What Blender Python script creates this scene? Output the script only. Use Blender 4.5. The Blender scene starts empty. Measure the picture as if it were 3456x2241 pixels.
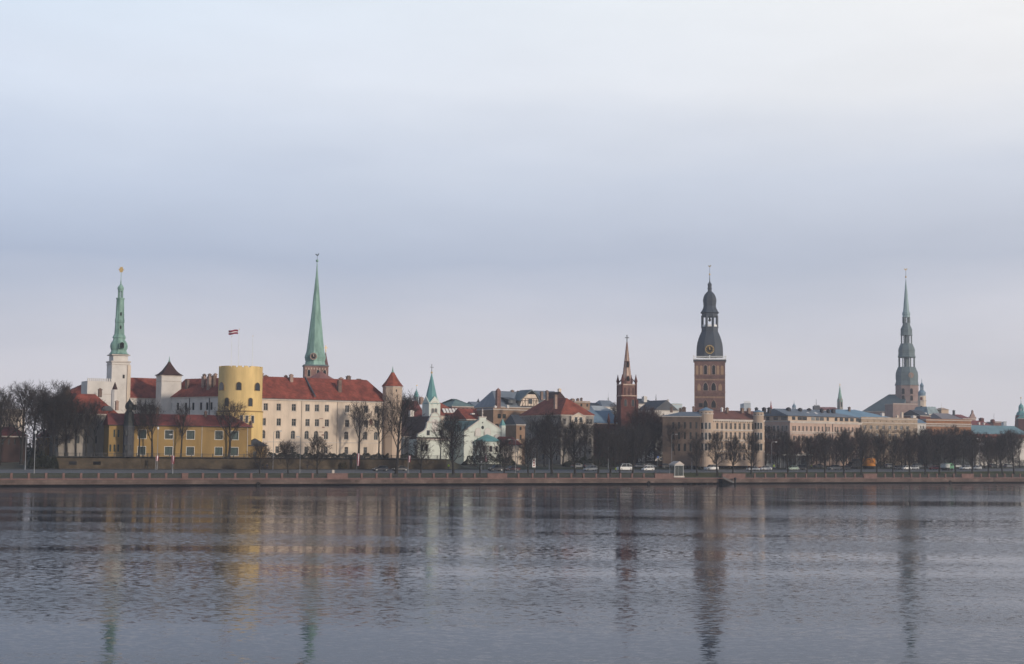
import bpy, math, random
from math import radians, pi, sin, cos, atan2, sqrt
from mathutils import Vector, Matrix
# ---------------------------------------------------------------- camera, world, sun, exposure
SC = bpy.context.scene
COL = SC.collection
FPX, CAM_Z = 5040.0, 10.0
PITCH, ROLL = radians(4.5), 0.010
CR = Matrix.Rotation(pi/2+PITCH, 3, 'X') @ Matrix.Rotation(ROLL, 3, 'Z')
cd = bpy.data.cameras.new('camera'); cam = bpy.data.objects.new('camera', cd); COL.objects.link(cam)
cam.matrix_world = Matrix.Translation((0, 0, CAM_Z)) @ CR.to_4x4()
cd.sensor_width = 36; cd.lens = 36*FPX/3456; cd.clip_start = 0.5; cd.clip_end = 9000
SC.camera = cam
SUN_EL, SUN_AZ = radians(15), radians(131)          # azimuth clockwise from +Y (the viewing direction)
w = bpy.data.worlds.new('World'); SC.world = w; w.use_nodes = True
nt = w.node_tree; N = nt.nodes; LK = nt.links; N.clear()
def nd(t, **k):
    n = N.new(t)
    for a, v in k.items(): setattr(n, a, v)
    return n
out = nd('ShaderNodeOutputWorld'); bg = nd('ShaderNodeBackground'); LK.new(bg.outputs[0], out.inputs[0])
bg.inputs[1].default_value = 1.0
sky = nd('ShaderNodeTexSky'); sky.sky_type = 'NISHITA'; sky.sun_disc = False
sky.sun_elevation = SUN_EL; sky.sun_rotation = SUN_AZ; sky.air_density = 1; sky.dust_density = 2
skm = nd('ShaderNodeVectorMath', operation='SCALE'); skm.inputs['Scale'].default_value = 0.10
LK.new(sky.outputs[0], skm.inputs[0])
tc = nd('ShaderNodeTexCoord'); sep = nd('ShaderNodeSeparateXYZ'); LK.new(tc.outputs['Generated'], sep.inputs[0])
# layered overcast: soft bands of cloud, stretched along the horizon
mp = nd('ShaderNodeMapping'); mp.inputs['Scale'].default_value = (1.5, 1.5, 6.0); mp.inputs['Location'].default_value = (0.31, 0.2, 0.1)
LK.new(tc.outputs['Generated'], mp.inputs[0])
ns = nd('ShaderNodeTexNoise'); ns.inputs['Scale'].default_value = 1.5; ns.inputs['Detail'].default_value = 5; ns.inputs['Roughness'].default_value = 0.5
LK.new(mp.outputs[0], ns.inputs[0])
def MA(op, a, b=None, c=None, clamp=False):
    n = nd('ShaderNodeMath', operation=op); n.use_clamp = clamp
    for i, v in enumerate((a, b, c)):
        if v is None: continue
        if isinstance(v, (int, float)): n.inputs[i].default_value = v
        else: LK.new(v, n.inputs[i])
    return n.outputs[0]
el = MA('MULTIPLY', sep.outputs['Z'], 2.6)                       # sine of elevation, 0 .. 0.33 mapped to 0 .. 1
warp = MA('MULTIPLY_ADD', ns.outputs[0], 0.26, -0.13)
el2 = MA('ADD', el, warp)
def ramp(fac, stops):
    r = nd('ShaderNodeValToRGB'); e = r.color_ramp.elements
    while len(e) < len(stops): e.new(0.5)
    for x, (p, c) in zip(e, stops): x.position = p; x.color = (*c, 1)
    LK.new(fac, r.inputs[0]); return r.outputs[0]
LEFT = ramp(el2, [(0, (.98,.92,.96)), (.14, (.80,.79,.88)), (.315, (.49,.565,.745)), (.468, (.61,.69,.86)), (.62, (.84,.92,1.06)), (.78, (.84,.97,1.12)), (1, (.19,.28,.44))])
RIGHT = ramp(el2, [(0, (1.02,.96,.99)), (.15, (.92,.89,.95)), (.315, (.60,.64,.76)), (.468, (.76,.80,.90)), (.62, (1.02,1.02,1.04)), (.78, (1.13,1.12,1.11)), (1, (.22,.30,.43))])  # last stop of both ramps darkens the unseen upper sky to lower ambient light
sx = MA('MULTIPLY_ADD', sep.outputs['X'], 1.5, 0.5, True)
mx = nd('ShaderNodeMix', data_type='RGBA'); LK.new(sx, mx.inputs[0]); LK.new(LEFT, mx.inputs[6]); LK.new(RIGHT, mx.inputs[7])
# unseen upper sky is dimmed to cut ambient light and darken the river
overhead_dim = MA('MULTIPLY_ADD', sep.outputs['Z'], -0.35, 1.06, True); 
cl = nd('ShaderNodeVectorMath', operation='SCALE'); LK.new(mx.outputs[2], cl.inputs[0])
n2 = nd('ShaderNodeTexNoise'); n2.inputs['Scale'].default_value = 4.2; n2.inputs['Detail'].default_value = 6; n2.inputs['Roughness'].default_value = 0.55; LK.new(mp.outputs[0], n2.inputs[0])
LK.new(MA('MULTIPLY', overhead_dim, MA('MULTIPLY_ADD', n2.outputs[0], 0.14, 0.93)), cl.inputs['Scale'])
m2 = nd('ShaderNodeMix', data_type='RGBA'); m2.inputs[0].default_value = 0.88
LK.new(skm.outputs[0], m2.inputs[6]); LK.new(cl.outputs[0], m2.inputs[7]); LK.new(m2.outputs[2], bg.inputs[0])
sd = bpy.data.lights.new('sun', 'SUN'); sun = bpy.data.objects.new('sun', sd); COL.objects.link(sun)
sd.energy = 2.9; sd.angle = radians(4); sd.color = (1, .86, .70)
sv = Vector((sin(SUN_AZ)*cos(SUN_EL), cos(SUN_AZ)*cos(SUN_EL), sin(SUN_EL)))
sun.rotation_euler = sv.to_track_quat('Z', 'Y').to_euler(); sun.location = (300, -200, 300)
SC.view_settings.view_transform = 'Standard'; SC.view_settings.look = 'None'
SC.view_settings.exposure = 0.0; SC.view_settings.gamma = 1; SC.view_settings.use_curve_mapping = False
SC.render.engine = 'CYCLES'
SC.cycles.use_denoising = True; SC.cycles.max_bounces = 6; SC.cycles.volume_bounces = 1; SC.cycles.transparent_max_bounces = 6
# ---------------------------------------------------------------- plan of the place, in metres; pixels of the survey photograph give bearings
def ray(px, py): return CR @ Vector(((px-1728)/FPX, (1120.5-py)/FPX, -1))
CAM = Vector((0, 0, CAM_Z))
def at(px, py, Y):
    d = ray(px, py); return CAM + d*(Y/d.y)
def on_z(px, py, z):
    d = ray(px, py); return CAM + d*((z-CAM_Z)/d.z)
Q0 = on_z(0, 1643, 0); Q1 = on_z(3456, 1630, 0); QA = atan2(Q1.y-Q0.y, Q1.x-Q0.x)
QD = Vector((cos(QA), sin(QA), 0)); QN = Vector((-sin(QA), cos(QA), 0))
def qpt(px, t, py=1540):
    d = ray(px, py); k = (t - (CAM-Q0).dot(QN))/d.dot(QN); return CAM + d*k
def qs(p): return (p-Q0).dot(QD)
def qw(s, t, z=0):
    p = Q0 + QD*s + QN*t; return Vector((p.x, p.y, z))
def lerp(x, pts):
    if x <= pts[0][0]: return pts[0][1]
    for (a, u), (b, v) in zip(pts, pts[1:]):
        if x <= b: return u + (v-u)*(x-a)/(b-a)
    return pts[-1][1]
S_TER0, S_TER1 = qs(qpt(215, 30)), qs(qpt(1500, 30))
def zroad(s, t):
    k = max(0, min(1.3, s/347)); return 3.0 + .9*k*k + .7*(t-9)/17
def zg(s, t):
    z = lerp(t, [(0, 1.85), (2, 1.95), (8.6, zroad(s, 9))]) if t < 8.6 else zroad(s, min(t, 26.5)) if t <= 26.5 else lerp(t, [(26.5, zroad(s, 26.5)), (50, 5.2), (400, 6.0)])
    if t > 28.2:
        a = max(0, min(1, (s-S_TER0+8)/8, (S_TER1+8-s)/8)); a = a*a*(3-2*a)
        b = 1 if t < 110 else max(0, 1-(t-110)/60)
        z = z + (6.95-z)*a*b if z < 6.95 else z
    return z
# ---------------------------------------------------------------- materials
MATS = {}
def mat(name, col, rough=.8, var=.18, scale=.35, metal=0, streak=1.0, col2=None, bump=0, spec=.3, brick=None, rnd=0):
    if name in MATS: return MATS[name]
    m = bpy.data.materials.new(name); m.use_nodes = True; t = m.node_tree; b = t.nodes['Principled BSDF']
    b.inputs['Roughness'].default_value = rough; b.inputs['Metallic'].default_value = metal; b.inputs['Specular IOR Level'].default_value = spec
    c = t.nodes.new('ShaderNodeTexCoord'); mpn = t.nodes.new('ShaderNodeMapping'); mpn.inputs['Scale'].default_value = (1, 1, streak)
    n = t.nodes.new('ShaderNodeTexNoise'); n.inputs['Scale'].default_value = scale; n.inputs['Detail'].default_value = 7; n.inputs['Roughness'].default_value = .65
    t.links.new(c.outputs['Object'], mpn.inputs[0]); t.links.new(mpn.outputs[0], n.inputs[0])
    r = t.nodes.new('ShaderNodeValToRGB'); e = r.color_ramp.elements
    e[0].position = .34; e[1].position = .66
    e[0].color = (*[x*(1-var) for x in col], 1); e[1].color = (*(col2 or [min(1, x*(1+var)) for x in col]), 1)
    t.links.new(n.outputs[0], r.inputs[0]); src = r.outputs[0]
    if brick:
        sp = t.nodes.new('ShaderNodeSeparateXYZ'); t.links.new(c.outputs['Object'], sp.inputs[0])
        ad = t.nodes.new('ShaderNodeMath'); t.links.new(sp.outputs[0], ad.inputs[0]); t.links.new(sp.outputs[1], ad.inputs[1])
        cb = t.nodes.new('ShaderNodeCombineXYZ'); t.links.new(ad.outputs[0], cb.inputs[0]); t.links.new(sp.outputs[2], cb.inputs[1])
        bk = t.nodes.new('ShaderNodeTexBrick'); bk.inputs['Scale'].default_value = 1; bk.inputs['Brick Width'].default_value = brick[0]; bk.inputs['Row Height'].default_value = brick[1]
        bk.inputs['Mortar Size'].default_value = brick[2]; bk.inputs['Color1'].default_value = (1.12, 1.1, 1.1, 1); bk.inputs['Color2'].default_value = (.78, .78, .78, 1); bk.inputs['Mortar'].default_value = (.6, .6, .6, 1)
        t.links.new(cb.outputs[0], bk.inputs[0])
        mm = t.nodes.new('ShaderNodeMix'); mm.data_type = 'RGBA'; mm.blend_type = 'MULTIPLY'; mm.inputs[0].default_value = 1
        t.links.new(src, mm.inputs[6]); t.links.new(bk.outputs[0], mm.inputs[7]); src = mm.outputs[2]
    if rnd:
        oi = t.nodes.new('ShaderNodeObjectInfo'); mr = t.nodes.new('ShaderNodeMapRange'); mr.inputs[3].default_value = 1-rnd; mr.inputs[4].default_value = 1+rnd
        t.links.new(oi.outputs['Random'], mr.inputs[0]); vm = t.nodes.new('ShaderNodeVectorMath'); vm.operation = 'SCALE'
        t.links.new(src, vm.inputs[0]); t.links.new(mr.outputs[0], vm.inputs['Scale']); src = vm.outputs[0]
    t.links.new(src, b.inputs['Base Color'])
    if bump:
        bp = t.nodes.new('ShaderNodeBump'); bp.inputs['Strength'].default_value = bump; bp.inputs['Distance'].default_value = .1
        t.links.new(n.outputs[0], bp.inputs['Height']); t.links.new(bp.outputs[0], b.inputs['Normal'])
    MATS[name] = m; return m
tile_red = mat('red roof tiles', (.25,.064,.044), .88, .4, .45, streak=.4, brick=(.5,.35,.03))
tile_orange = mat('orange red roof tiles', (.27,.075,.048), .88, .35, .45, brick=(.5,.35,.03))
tile_dark = mat('dark brown red roof tiles', (.05,.024,.023), .85, .25, .5)
tile_maroon = mat('weathered red roof tiles', (.16,.045,.04), .85, .3, .4)
tin_grey = mat('grey sheet roof', (.17,.20,.24), .5, .15, .3, streak=.3)
tin_blue = mat('blue grey sheet roof', (.16,.24,.32), .5, .15, .2)
tin_dark = mat('dark slate roof', (.055,.062,.075), .6, .2, .4)
tin_teal = mat('teal copper roof', (.12,.29,.30), .6, .2, .4, streak=.4)
copper = mat('green copper patina', (.17,.32,.275), .65, .4, .7, streak=.16, col2=(.29,.47,.41))
copper_dark = mat('dark green copper', (.115,.155,.17), .65, .25, .4, streak=.3)
copper_grey = mat('grey green copper', (.13,.165,.175), .6, .2, .4, streak=.3)
lead = mat('dark lead sheet', (.052,.064,.084), .55, .2, .4, streak=.3)
brick_dom = mat('brown red brick', (.165,.092,.08), .9, .3, .25, brick=(.6,.3,.02))
brick_red = mat('dark red brick', (.115,.043,.038), .9, .25, .4, brick=(.6,.3,.02))
brick_old = mat('old rose brick', (.24,.135,.115), .9, .3, .3, brick=(.6,.3,.02))
brick_pale = mat('pale brick dressing', (.50,.38,.31), .9, .2, .5)
brick_orange = mat('orange brown brick', (.30,.15,.08), .9, .15, .4, brick=(.6,.3,.02))
ochre_niche = mat('ochre plaster niche', (.34,.22,.14), .9, .15, .6)
plaster_white = mat('white plaster', (.60,.57,.54), .9, .13, .22, bump=.1)
plaster_cream = mat('aged cream plaster', (.63,.53,.435), .9, .2, .3, streak=.25, bump=.1)
plaster_warm = mat('warm cream plaster', (.47,.365,.285), .9, .14, .2, streak=.4)
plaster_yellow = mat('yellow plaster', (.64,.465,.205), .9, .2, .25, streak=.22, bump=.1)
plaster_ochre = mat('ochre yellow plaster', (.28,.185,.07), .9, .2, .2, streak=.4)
plaster_grey = mat('grey stained plaster', (.27,.25,.23), .9, .3, .25, streak=.4)
plaster_tan = mat('brown plaster', (.25,.165,.115), .9, .22, .25)
plaster_pink = mat('rose cream plaster', (.47,.345,.285), .9, .15, .2, streak=.4)
plaster_beige = mat('beige stone facing', (.37,.29,.22), .9, .12, .3, brick=(1.2,.5,.01))
plaster_mint = mat('pale mint white plaster', (.58,.62,.57), .9, .12, .3, streak=.4)
trim_stone = mat('pale stone trim', (.50,.45,.41), .85, .15, .6)
white_paint = mat('white paint', (.75,.75,.74), .6, .06, 1)
frame_dark = mat('dark window frame', (.06,.07,.07), .6, .2, 1)
frame_pale = mat('pale window frame', (.48,.45,.42), .7, .12, 1)
frame_white = mat('white window frame', (.66,.64,.62), .6, .08, 1)
glass_dark = mat('dark window glass', (.022,.030,.034), .08, .4, .6, spec=.5, rnd=.6)
glass_green = mat('green shuttered window', (.012,.035,.035), .25, .3, .8, spec=.5, rnd=.5)
glass_pale = mat('curtained window glass', (.11,.12,.125), .15, .5, .7, spec=.5, rnd=.8)
dark_void = mat('dark opening', (.012,.013,.016), .9, .2, 1)
chim_brick = mat('sooty chimney brick', (.22,.155,.13), .95, .35, .8, rnd=.4)
gold = mat('gilded metal', (.62,.43,.17), .5, .1, 2, metal=.3)
iron = mat('dark iron', (.03,.033,.038), .55, .2, 1)
pole_grey = mat('galvanised steel', (.27,.28,.30), .6, .1, 1, metal=.2)
granite_pink = mat('pink granite', (.165,.10,.09), .85, .25, .7)
quay_stone = mat('quay granite blocks', (.09,.062,.055), .85, .4, .12, col2=(.18,.135,.12), brick=(1.3,.48,.03))
wet_stone = mat('wet dark stone', (.007,.007,.008), .9, .3, .6, spec=.05)
rubble = mat('mossy rubble wall', (.075,.058,.038), .95, .4, .3, brick=(.7,.3,.04))
asphalt = mat('asphalt', (.15,.152,.16), .85, .15, .25)
paving = mat('pavement slabs', (.15,.145,.14), .9, .15, .4, brick=(1,1,.02))
lawn = mat('winter lawn', (.048,.066,.022), .95, .35, .12, col2=(.085,.08,.035))
earth = mat('town ground', (.07,.068,.05), .95, .3, .08)
bark = mat('dark bark', (.026,.024,.023), .95, .3, 1)
twig = mat('bare twigs', (.037,.031,.030), .95, .25, 1, rnd=.2)
twig_red = mat('reddish bare twigs', (.058,.032,.029), .95, .25, 1, rnd=.2)
hedge_leaf = mat('dark hedge leaves', (.022,.026,.016), .95, .4, 1)
skin = mat('skin', (.45,.28,.21), .6, .08, 3)
hair_dark = mat('dark hair', (.03,.022,.018), .7, .2, 5)
tyre_rubber = mat('tyre rubber', (.02,.02,.02), .8, .1, 3)
rim_metal = mat('wheel rim', (.35,.36,.37), .4, .1, 3, metal=.6)
lamp_glass = mat('lamp glass', (.7,.72,.75), .2, .05, 3)
flag_red = mat('carmine cloth', (.23,.022,.045), .8, .1, 2)
flag_white = mat('white cloth', (.78,.76,.77), .8, .05, 2)
flag_blue = mat('dark blue cloth', (.02,.035,.16), .8, .1, 2)
# ---------------------------------------------------------------- mesh builder
class MB:
    def __init__(s): s.v = []; s.f = []; s.mi = []; s.m = 0
    def add(s, vs, fs):
        o = len(s.v); s.v += [tuple(p) for p in vs]; s.f += [tuple(i+o for i in q) for q in fs]; s.mi += [s.m]*len(fs); return s
    def box(s, x0, x1, y0, y1, z0, z1):
        return s.add([(x0,y0,z0),(x1,y0,z0),(x1,y1,z0),(x0,y1,z0),(x0,y0,z1),(x1,y0,z1),(x1,y1,z1),(x0,y1,z1)],
                     [(0,3,2,1),(4,5,6,7),(0,1,5,4),(1,2,6,5),(2,3,7,6),(3,0,4,7)])
    def frustum(s, cx, cy, a0, b0, z0, a1, b1, z1):
        return s.add([(cx-a0,cy-b0,z0),(cx+a0,cy-b0,z0),(cx+a0,cy+b0,z0),(cx-a0,cy+b0,z0),(cx-a1,cy-b1,z1),(cx+a1,cy-b1,z1),(cx+a1,cy+b1,z1),(cx-a1,cy+b1,z1)],
                     [(0,3,2,1),(4,5,6,7),(0,1,5,4),(1,2,6,5),(2,3,7,6),(3,0,4,7)])
    def hip(s, x0, x1, y0, y1, z0, h, rl=0, rr=0, ym=None):
        ym = (y0+y1)/2 if ym is None else ym
        return s.add([(x0,y0,z0),(x1,y0,z0),(x1,y1,z0),(x0,y1,z0),(x0+rl,ym,z0+h),(x1-rr,ym,z0+h)],
                     [(0,3,2,1),(0,1,5,4),(2,3,4,5),(1,2,5),(3,0,4)])
    def gable_y(s, x0, x1, y0, y1, z0, h):       # ridge runs inland
        xm = (x0+x1)/2
        return s.add([(x0,y0,z0),(x1,y0,z0),(x1,y1,z0),(x0,y1,z0),(xm,y0,z0+h),(xm,y1,z0+h)], [(0,3,2,1),(0,1,4),(1,2,5,4),(2,3,5),(3,0,4,5)])
    def prism(s, pts, y0, y1):                    # outline in x,z given thickness along y
        n = len(pts); vs = [(x,y0,z) for x,z in pts]+[(x,y1,z) for x,z in pts]
        return s.add(vs, [tuple(range(n)), tuple(range(2*n-1,n-1,-1))]+[(i,i+n,(i+1)%n+n,(i+1)%n) for i in range(n)])
    def lathe(s, prof, n=8, rot=0, cx=0, cy=0, cap=True, sx=1, sy=1):
        vs = []; fs = []
        for r, z in prof:
            for i in range(n):
                a = rot+2*pi*i/n; vs.append((cx+r*cos(a)*sx, cy+r*sin(a)*sy, z))
        for k in range(len(prof)-1):
            for i in range(n):
                j = (i+1)%n; fs.append((k*n+i, k*n+j, (k+1)*n+j, (k+1)*n+i))
        if cap: fs += [tuple(range(n-1,-1,-1)), tuple((len(prof)-1)*n+i for i in range(n))]
        return s.add(vs, fs)
    def tube(s, p0, p1, r0, r1=None, n=5):
        r1 = r0 if r1 is None else r1; p0 = Vector(p0); p1 = Vector(p1); d = p1-p0
        if d.length < 1e-6: return s
        u = d.orthogonal().normalized(); v = d.normalized().cross(u)
        vs = [p0+(u*cos(2*pi*i/n)+v*sin(2*pi*i/n))*r0 for i in range(n)]+[p1+(u*cos(2*pi*i/n)+v*sin(2*pi*i/n))*r1 for i in range(n)]
        return s.add(vs, [(i,(i+1)%n,(i+1)%n+n,i+n) for i in range(n)]+[tuple(range(n-1,-1,-1)), tuple(range(n,2*n))])
    def ball(s, c, r, n=8, sz=1):
        k = 5; return s.lathe([(max(.01*r, r*sin(pi*i/k)), c[2]-r*sz*cos(pi*i/k)) for i in range(k+1)], n, 0, c[0], c[1])
    def mesh(s, name, mats, smooth=False):
        me = bpy.data.meshes.new(name); me.from_pydata(s.v, [], s.f)
        for m in (mats if isinstance(mats, (list, tuple)) else [mats]): me.materials.append(m)
        if any(s.mi): me.polygons.foreach_set('material_index', s.mi)
        if smooth: me.polygons.foreach_set('use_smooth', [True]*len(me.polygons))
        me.update(); return me
    def build(s, name, mats, parent=None, loc=(0,0,0), rz=0, smooth=False):
        return put(name, s.mesh(name, mats, smooth), parent, loc, rz)
def put(name, me, parent=None, loc=(0,0,0), rz=0):
    o = bpy.data.objects.new(name, me); COL.objects.link(o); o.parent = parent; o.location = loc; o.rotation_euler = (0,0,rz); return o
def tag(o, label, cat, group=None):
    o['label'] = label; o['category'] = cat
    if group: o['group'] = group
    return o
def empty(name, label, cat, loc, rz=0, group=None):
    o = bpy.data.objects.new(name, None); COL.objects.link(o); o.location = loc; o.rotation_euler = (0,0,rz); o.empty_display_size = .5
    return tag(o, label, cat, group)
def kids(o): return [c for c in COL.objects if c.parent == o]
def copy_tree(o, parent=None, ch=None):
    c = o.copy(); COL.objects.link(c); c.parent = parent
    for k in (CH.get(o.name) or kids(o)): copy_tree(k, c)
    return c
CH = {}
# ---------------------------------------------------------------- facades, windows, houses
class Fac:
    def __init__(s, pa, pb, t=None, ya=None, yb=None, z=5.0, py=1480):
        A = qpt(pa, t, py) if t is not None else at(pa, py, ya); B = qpt(pb, t, py) if t is not None else at(pb, py, yb if yb else ya)
        s.A = Vector((A.x, A.y, z)); s.z = z; d = Vector((B.x-A.x, B.y-A.y, 0)); s.L = d.length; s.ang = atan2(d.y, d.x)
        s.u = d.normalized(); s.n = Vector((-s.u.y, s.u.x, 0)); s.k = FPX/((A.y+B.y)/2)
    def uz(s, px, py, y=0):
        d = ray(px, py); k = (y-(CAM-s.A).dot(s.n))/d.dot(s.n); p = CAM+d*k; return (p-s.A).dot(s.u), p.z-s.z
    def U(s, px, py=1480, y=0): return s.uz(px, py, y)[0]
    def Z(s, px, py, y=0): return s.uz(px, py, y)[1]
    def root(s, name, label, cat='building', group=None): return empty(name, label, cat, s.A, s.ang, group)
WC = {}
def window_mesh(w, h, arched, fm, gm, sur):
    key = (round(w, 2), round(h, 2), arched, fm.name, gm.name, sur)
    if key in WC: return WC[key]
    w, h = key[0], key[1]; hw = w/2; r = hw if arched else 0; top = []
    if arched: top = [(hw*cos(a), h-r+r*sin(a)) for a in [pi*i/8 for i in range(9)]]
    else: top = [(hw, h), (-hw, h)]
    ol = [(-hw, 0), (hw, 0)] + top
    g = MB(); g.add([(x, .13, z) for x, z in ol], [tuple(range(len(ol)))])
    b = MB(); e = .07 + .02*(w > 1.2)
    b.box(-hw, -hw+e, 0, .12, 0, h-r); b.box(hw-e, hw, 0, .12, 0, h-r); b.box(-hw+e, hw-e, 0, .12, 0, e)
    if arched:
        for i in range(8):
            a0, a1 = pi*i/8, pi*(i+1)/8
            b.prism([(hw*cos(a0), h-r+r*sin(a0)), (hw*cos(a1), h-r+r*sin(a1)), ((hw-e)*cos(a1), h-r+(r-e)*sin(a1)), ((hw-e)*cos(a0), h-r+(r-e)*sin(a0))], 0, .12)
    else: b.box(-hw+e, hw-e, 0, .12, h-e, h)
    b.box(-.03, .03, .02, .11, e, h-e); b.box(-hw+e, -.03, .02, .11, h*.62, h*.62+.05); b.box(.03, hw-e, .02, .11, h*.62, h*.62+.05)
    sl = None
    if sur:
        sl = MB(); sl.box(-hw-.16, hw+.16, -.34, -.2, -.16, -.02)
        sl = sl.mesh('sill', trim_stone)
    WC[key] = (b.mesh('window', fm), g.mesh('pane', gm), sl); return WC[key]
def window(root, u, z, w, h, arched=False, fm=frame_dark, gm=glass_dark, sill=False, y=.2):
    b, g, sl = window_mesh(w, h, arched, fm, gm, sill)
    o = put('window', b, root, (u, y, z)); put('pane', g, o)
    if sl: put('sill', sl, o)
    return o
def wall_sheet(b, L, H, holes, d=.34, x0=0, z0=0, y=0):
    """front wall at local y with real openings; holes: (u0,u1,z0,z1,arched)"""
    holes = [h for h in holes if h[0] > x0+.05 and h[1] < x0+L-.05 and h[2] > z0 and h[3] < z0+H]
    us = sorted({x0, x0+L, *[round(h[0], 3) for h in holes], *[round(h[1], 3) for h in holes]}); zs = sorted({z0, z0+H, *[round(h[2], 3) for h in holes], *[round(h[3], 3) for h in holes]})
    for k in range(len(zs)-1):
        zc = (zs[k]+zs[k+1])/2; row = [h for h in holes if h[2] < zc < h[3]]; i = 0
        while i < len(us)-1:
            uc = (us[i]+us[i+1])/2
            if any(h[0] < uc < h[1] for h in row): i += 1; continue
            j = i
            while j < len(us)-1 and not any(h[0] < (us[j]+us[j+1])/2 < h[1] for h in row): j += 1
            b.add([(us[i],y,zs[k]),(us[j],y,zs[k]),(us[j],y,zs[k+1]),(us[i],y,zs[k+1])], [(0,1,2,3)]); i = j
    for u0, u1, a, c, ar in holes:
        b.add([(u0,y,a),(u1,y,a),(u1,y,c),(u0,y,c),(u0,y+d,a),(u1,y+d,a),(u1,y+d,c),(u0,y+d,c)], [(0,4,5,1),(1,5,6,2),(2,6,7,3),(3,7,4,0)])
        if ar:
            r = (u1-u0)/2; cu = (u0+u1)/2; cz = c-r
            for sgn in (-1, 1):
                pts = [(cu+sgn*r, y, c)]+[(cu+sgn*r*cos(q), y, cz+r*sin(q)) for q in [pi/2*i/5 for i in range(6)]]
                b.add(pts, [tuple(range(7)) if sgn < 0 else tuple(range(6,-1,-1))])
    return holes
def walls(root, L, H, D, m, holes=(), name='wall'):
    b = MB(); ok = wall_sheet(b, L, H, list(holes))
    b.add([(0,0,0),(L,0,0),(L,D,0),(0,D,0),(0,0,H),(L,0,H),(L,D,H),(0,D,H)], [(1,2,6,5),(2,3,7,6),(3,0,4,7),(4,5,6,7)])
    b.build(name, m, root); return ok
def row(F, py0, py1, pxs, w, arched=False, n=None, y=0):
    """pixel rows -> hole rectangles; pxs list of centres or (first,last) with n"""
    u0 = F.U(pxs[0], (py0+py1)/2, y); z1, z0 = F.Z(pxs[0], py0, y), F.Z(pxs[0], py1, y)
    if n: u1 = F.U(pxs[-1], (py0+py1)/2, y); us = [u0+(u1-u0)*i/(n-1) for i in range(n)]
    else: us = [F.U(p, (py0+py1)/2, y) for p in pxs]
    wm = w/F.k/max(.35, F.u.x-F.A.x/F.A.y*F.u.y)
    return [(u-wm/2, u+wm/2, z0, z1, arched) for u in us]
def glaze(root, holes, fm=frame_dark, gm=glass_dark, sill=False, y=.2):
    for u0, u1, a, c, ar in holes: window(root, (u0+u1)/2, a, u1-u0, c-a, ar, fm, gm, sill, y)
def chimney(root, F, px, pt, pb, w, y, m=chim_brick, dm=None):
    u, zt = F.uz(px, pt, y); zb = F.Z(px, pb, y); h = w/F.k/2; d = dm or max(.45, h)
    b = MB(); b.box(u-h, u+h, y-d, y+d, zb, zt-.3); b.box(u-h-.1, u+h+.1, y-d-.1, y+d+.1, zt-.3, zt-.1); b.box(u-h*.6, u+h*.6, y-d*.6, y+d*.6, zt-.1, zt+.15)
    return b.build('chimney', m, root)
def house(name, label, px0, px1, pe, pr=None, t=None, ya=None, yb=None, z=5, D=14, wm=plaster_cream, rm=tile_red, rl=0, rr=0, rows=(), chim=(), fm=frame_dark, gm=glass_dark, group=None, cornice=True, cat='building', gable=False, over=.35, par=None, pref=None, sill=False):
    """pe: eave row at px0; pr: ridge row at the middle; rows: (py0,py1,pxs,w,arched,n)"""
    F = Fac(px0, px1, t, ya, yb, z); r = F.root(name, label, cat, group); H = F.Z(px0, pe)
    holes = []
    for q in rows: holes += row(F, *q)
    ok = walls(r, F.L, H, D, wm, holes); glaze(r, ok, fm, gm, sill)
    if cornice and D > 3:
        c = MB(); c.box(-.2, F.L+.2, -.28, D+.2, H-.32, H+.004); c.build('cornice', trim_stone if cornice is True else cornice, r)
    if pr is not None:
        pm = pref if pref else (px0+px1)/2
        b = MB()
        if gable: h = F.Z(pm, pr)-H; b.gable_y(-over, F.L+over, -over, D+over, H+.01, h)
        else: h = F.Z(pm, pr, D/2)-H; b.hip(-over, F.L+over, -over, D+over, H+.01, h, rl, rr)
        b.build('roof', rm, r)
    elif par:
        b = MB(); b.box(-.05, F.L+.05, -.05, .3, H+.006, H+par); b.build('parapet', wm, r); b = MB(); b.box(.01, F.L-.01, .31, D, H+.006, H+.25); b.build('roof', tin_grey if rm is tile_red else rm, r)
    for q in chim: chimney(r, F, *q)
    return F, r, H
def arch_plaque(root, name, u, y, z, w, h, m, ang=0, arched=True, pointed=False, th=.12, frame=None, parent_name=None):
    """arch-topped blind niche or louvred opening standing proud of a solid tower wall; ang turns it about z"""
    hw = w/2
    if pointed: top = [(hw, h-w*.9), (hw*.72, h-w*.42), (0, h), (-hw*.72, h-w*.42), (-hw, h-w*.9)]
    elif arched: top = [(hw*cos(pi*i/8), h-hw+hw*sin(pi*i/8)) for i in range(9)]
    else: top = [(hw, h), (-hw, h)]
    ol = [(-hw, 0), (hw, 0)]+top
    if frame:
        b = MB(); k = 1+.36/w; k2 = 1+.2/h
        b.prism([(x*k, (zz)*k2-.08) for x, zz in ol], -th*.6, .1); o = b.build(name, frame, root, (u, y, z), ang)
        p = MB(); p.prism(ol, -th, .05); p.build('pane', m, o); return o
    b = MB(); b.prism(ol, -th, .1); return b.build(name, m, root, (u, y, z), ang)
ORD = 'first second third fourth fifth sixth seventh eighth ninth tenth eleventh twelfth thirteenth fourteenth fifteenth sixteenth seventeenth eighteenth nineteenth twentieth twenty-first twenty-second twenty-third twenty-fourth twenty-fifth twenty-sixth twenty-seventh twenty-eighth twenty-ninth thirtieth'.split()
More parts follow.
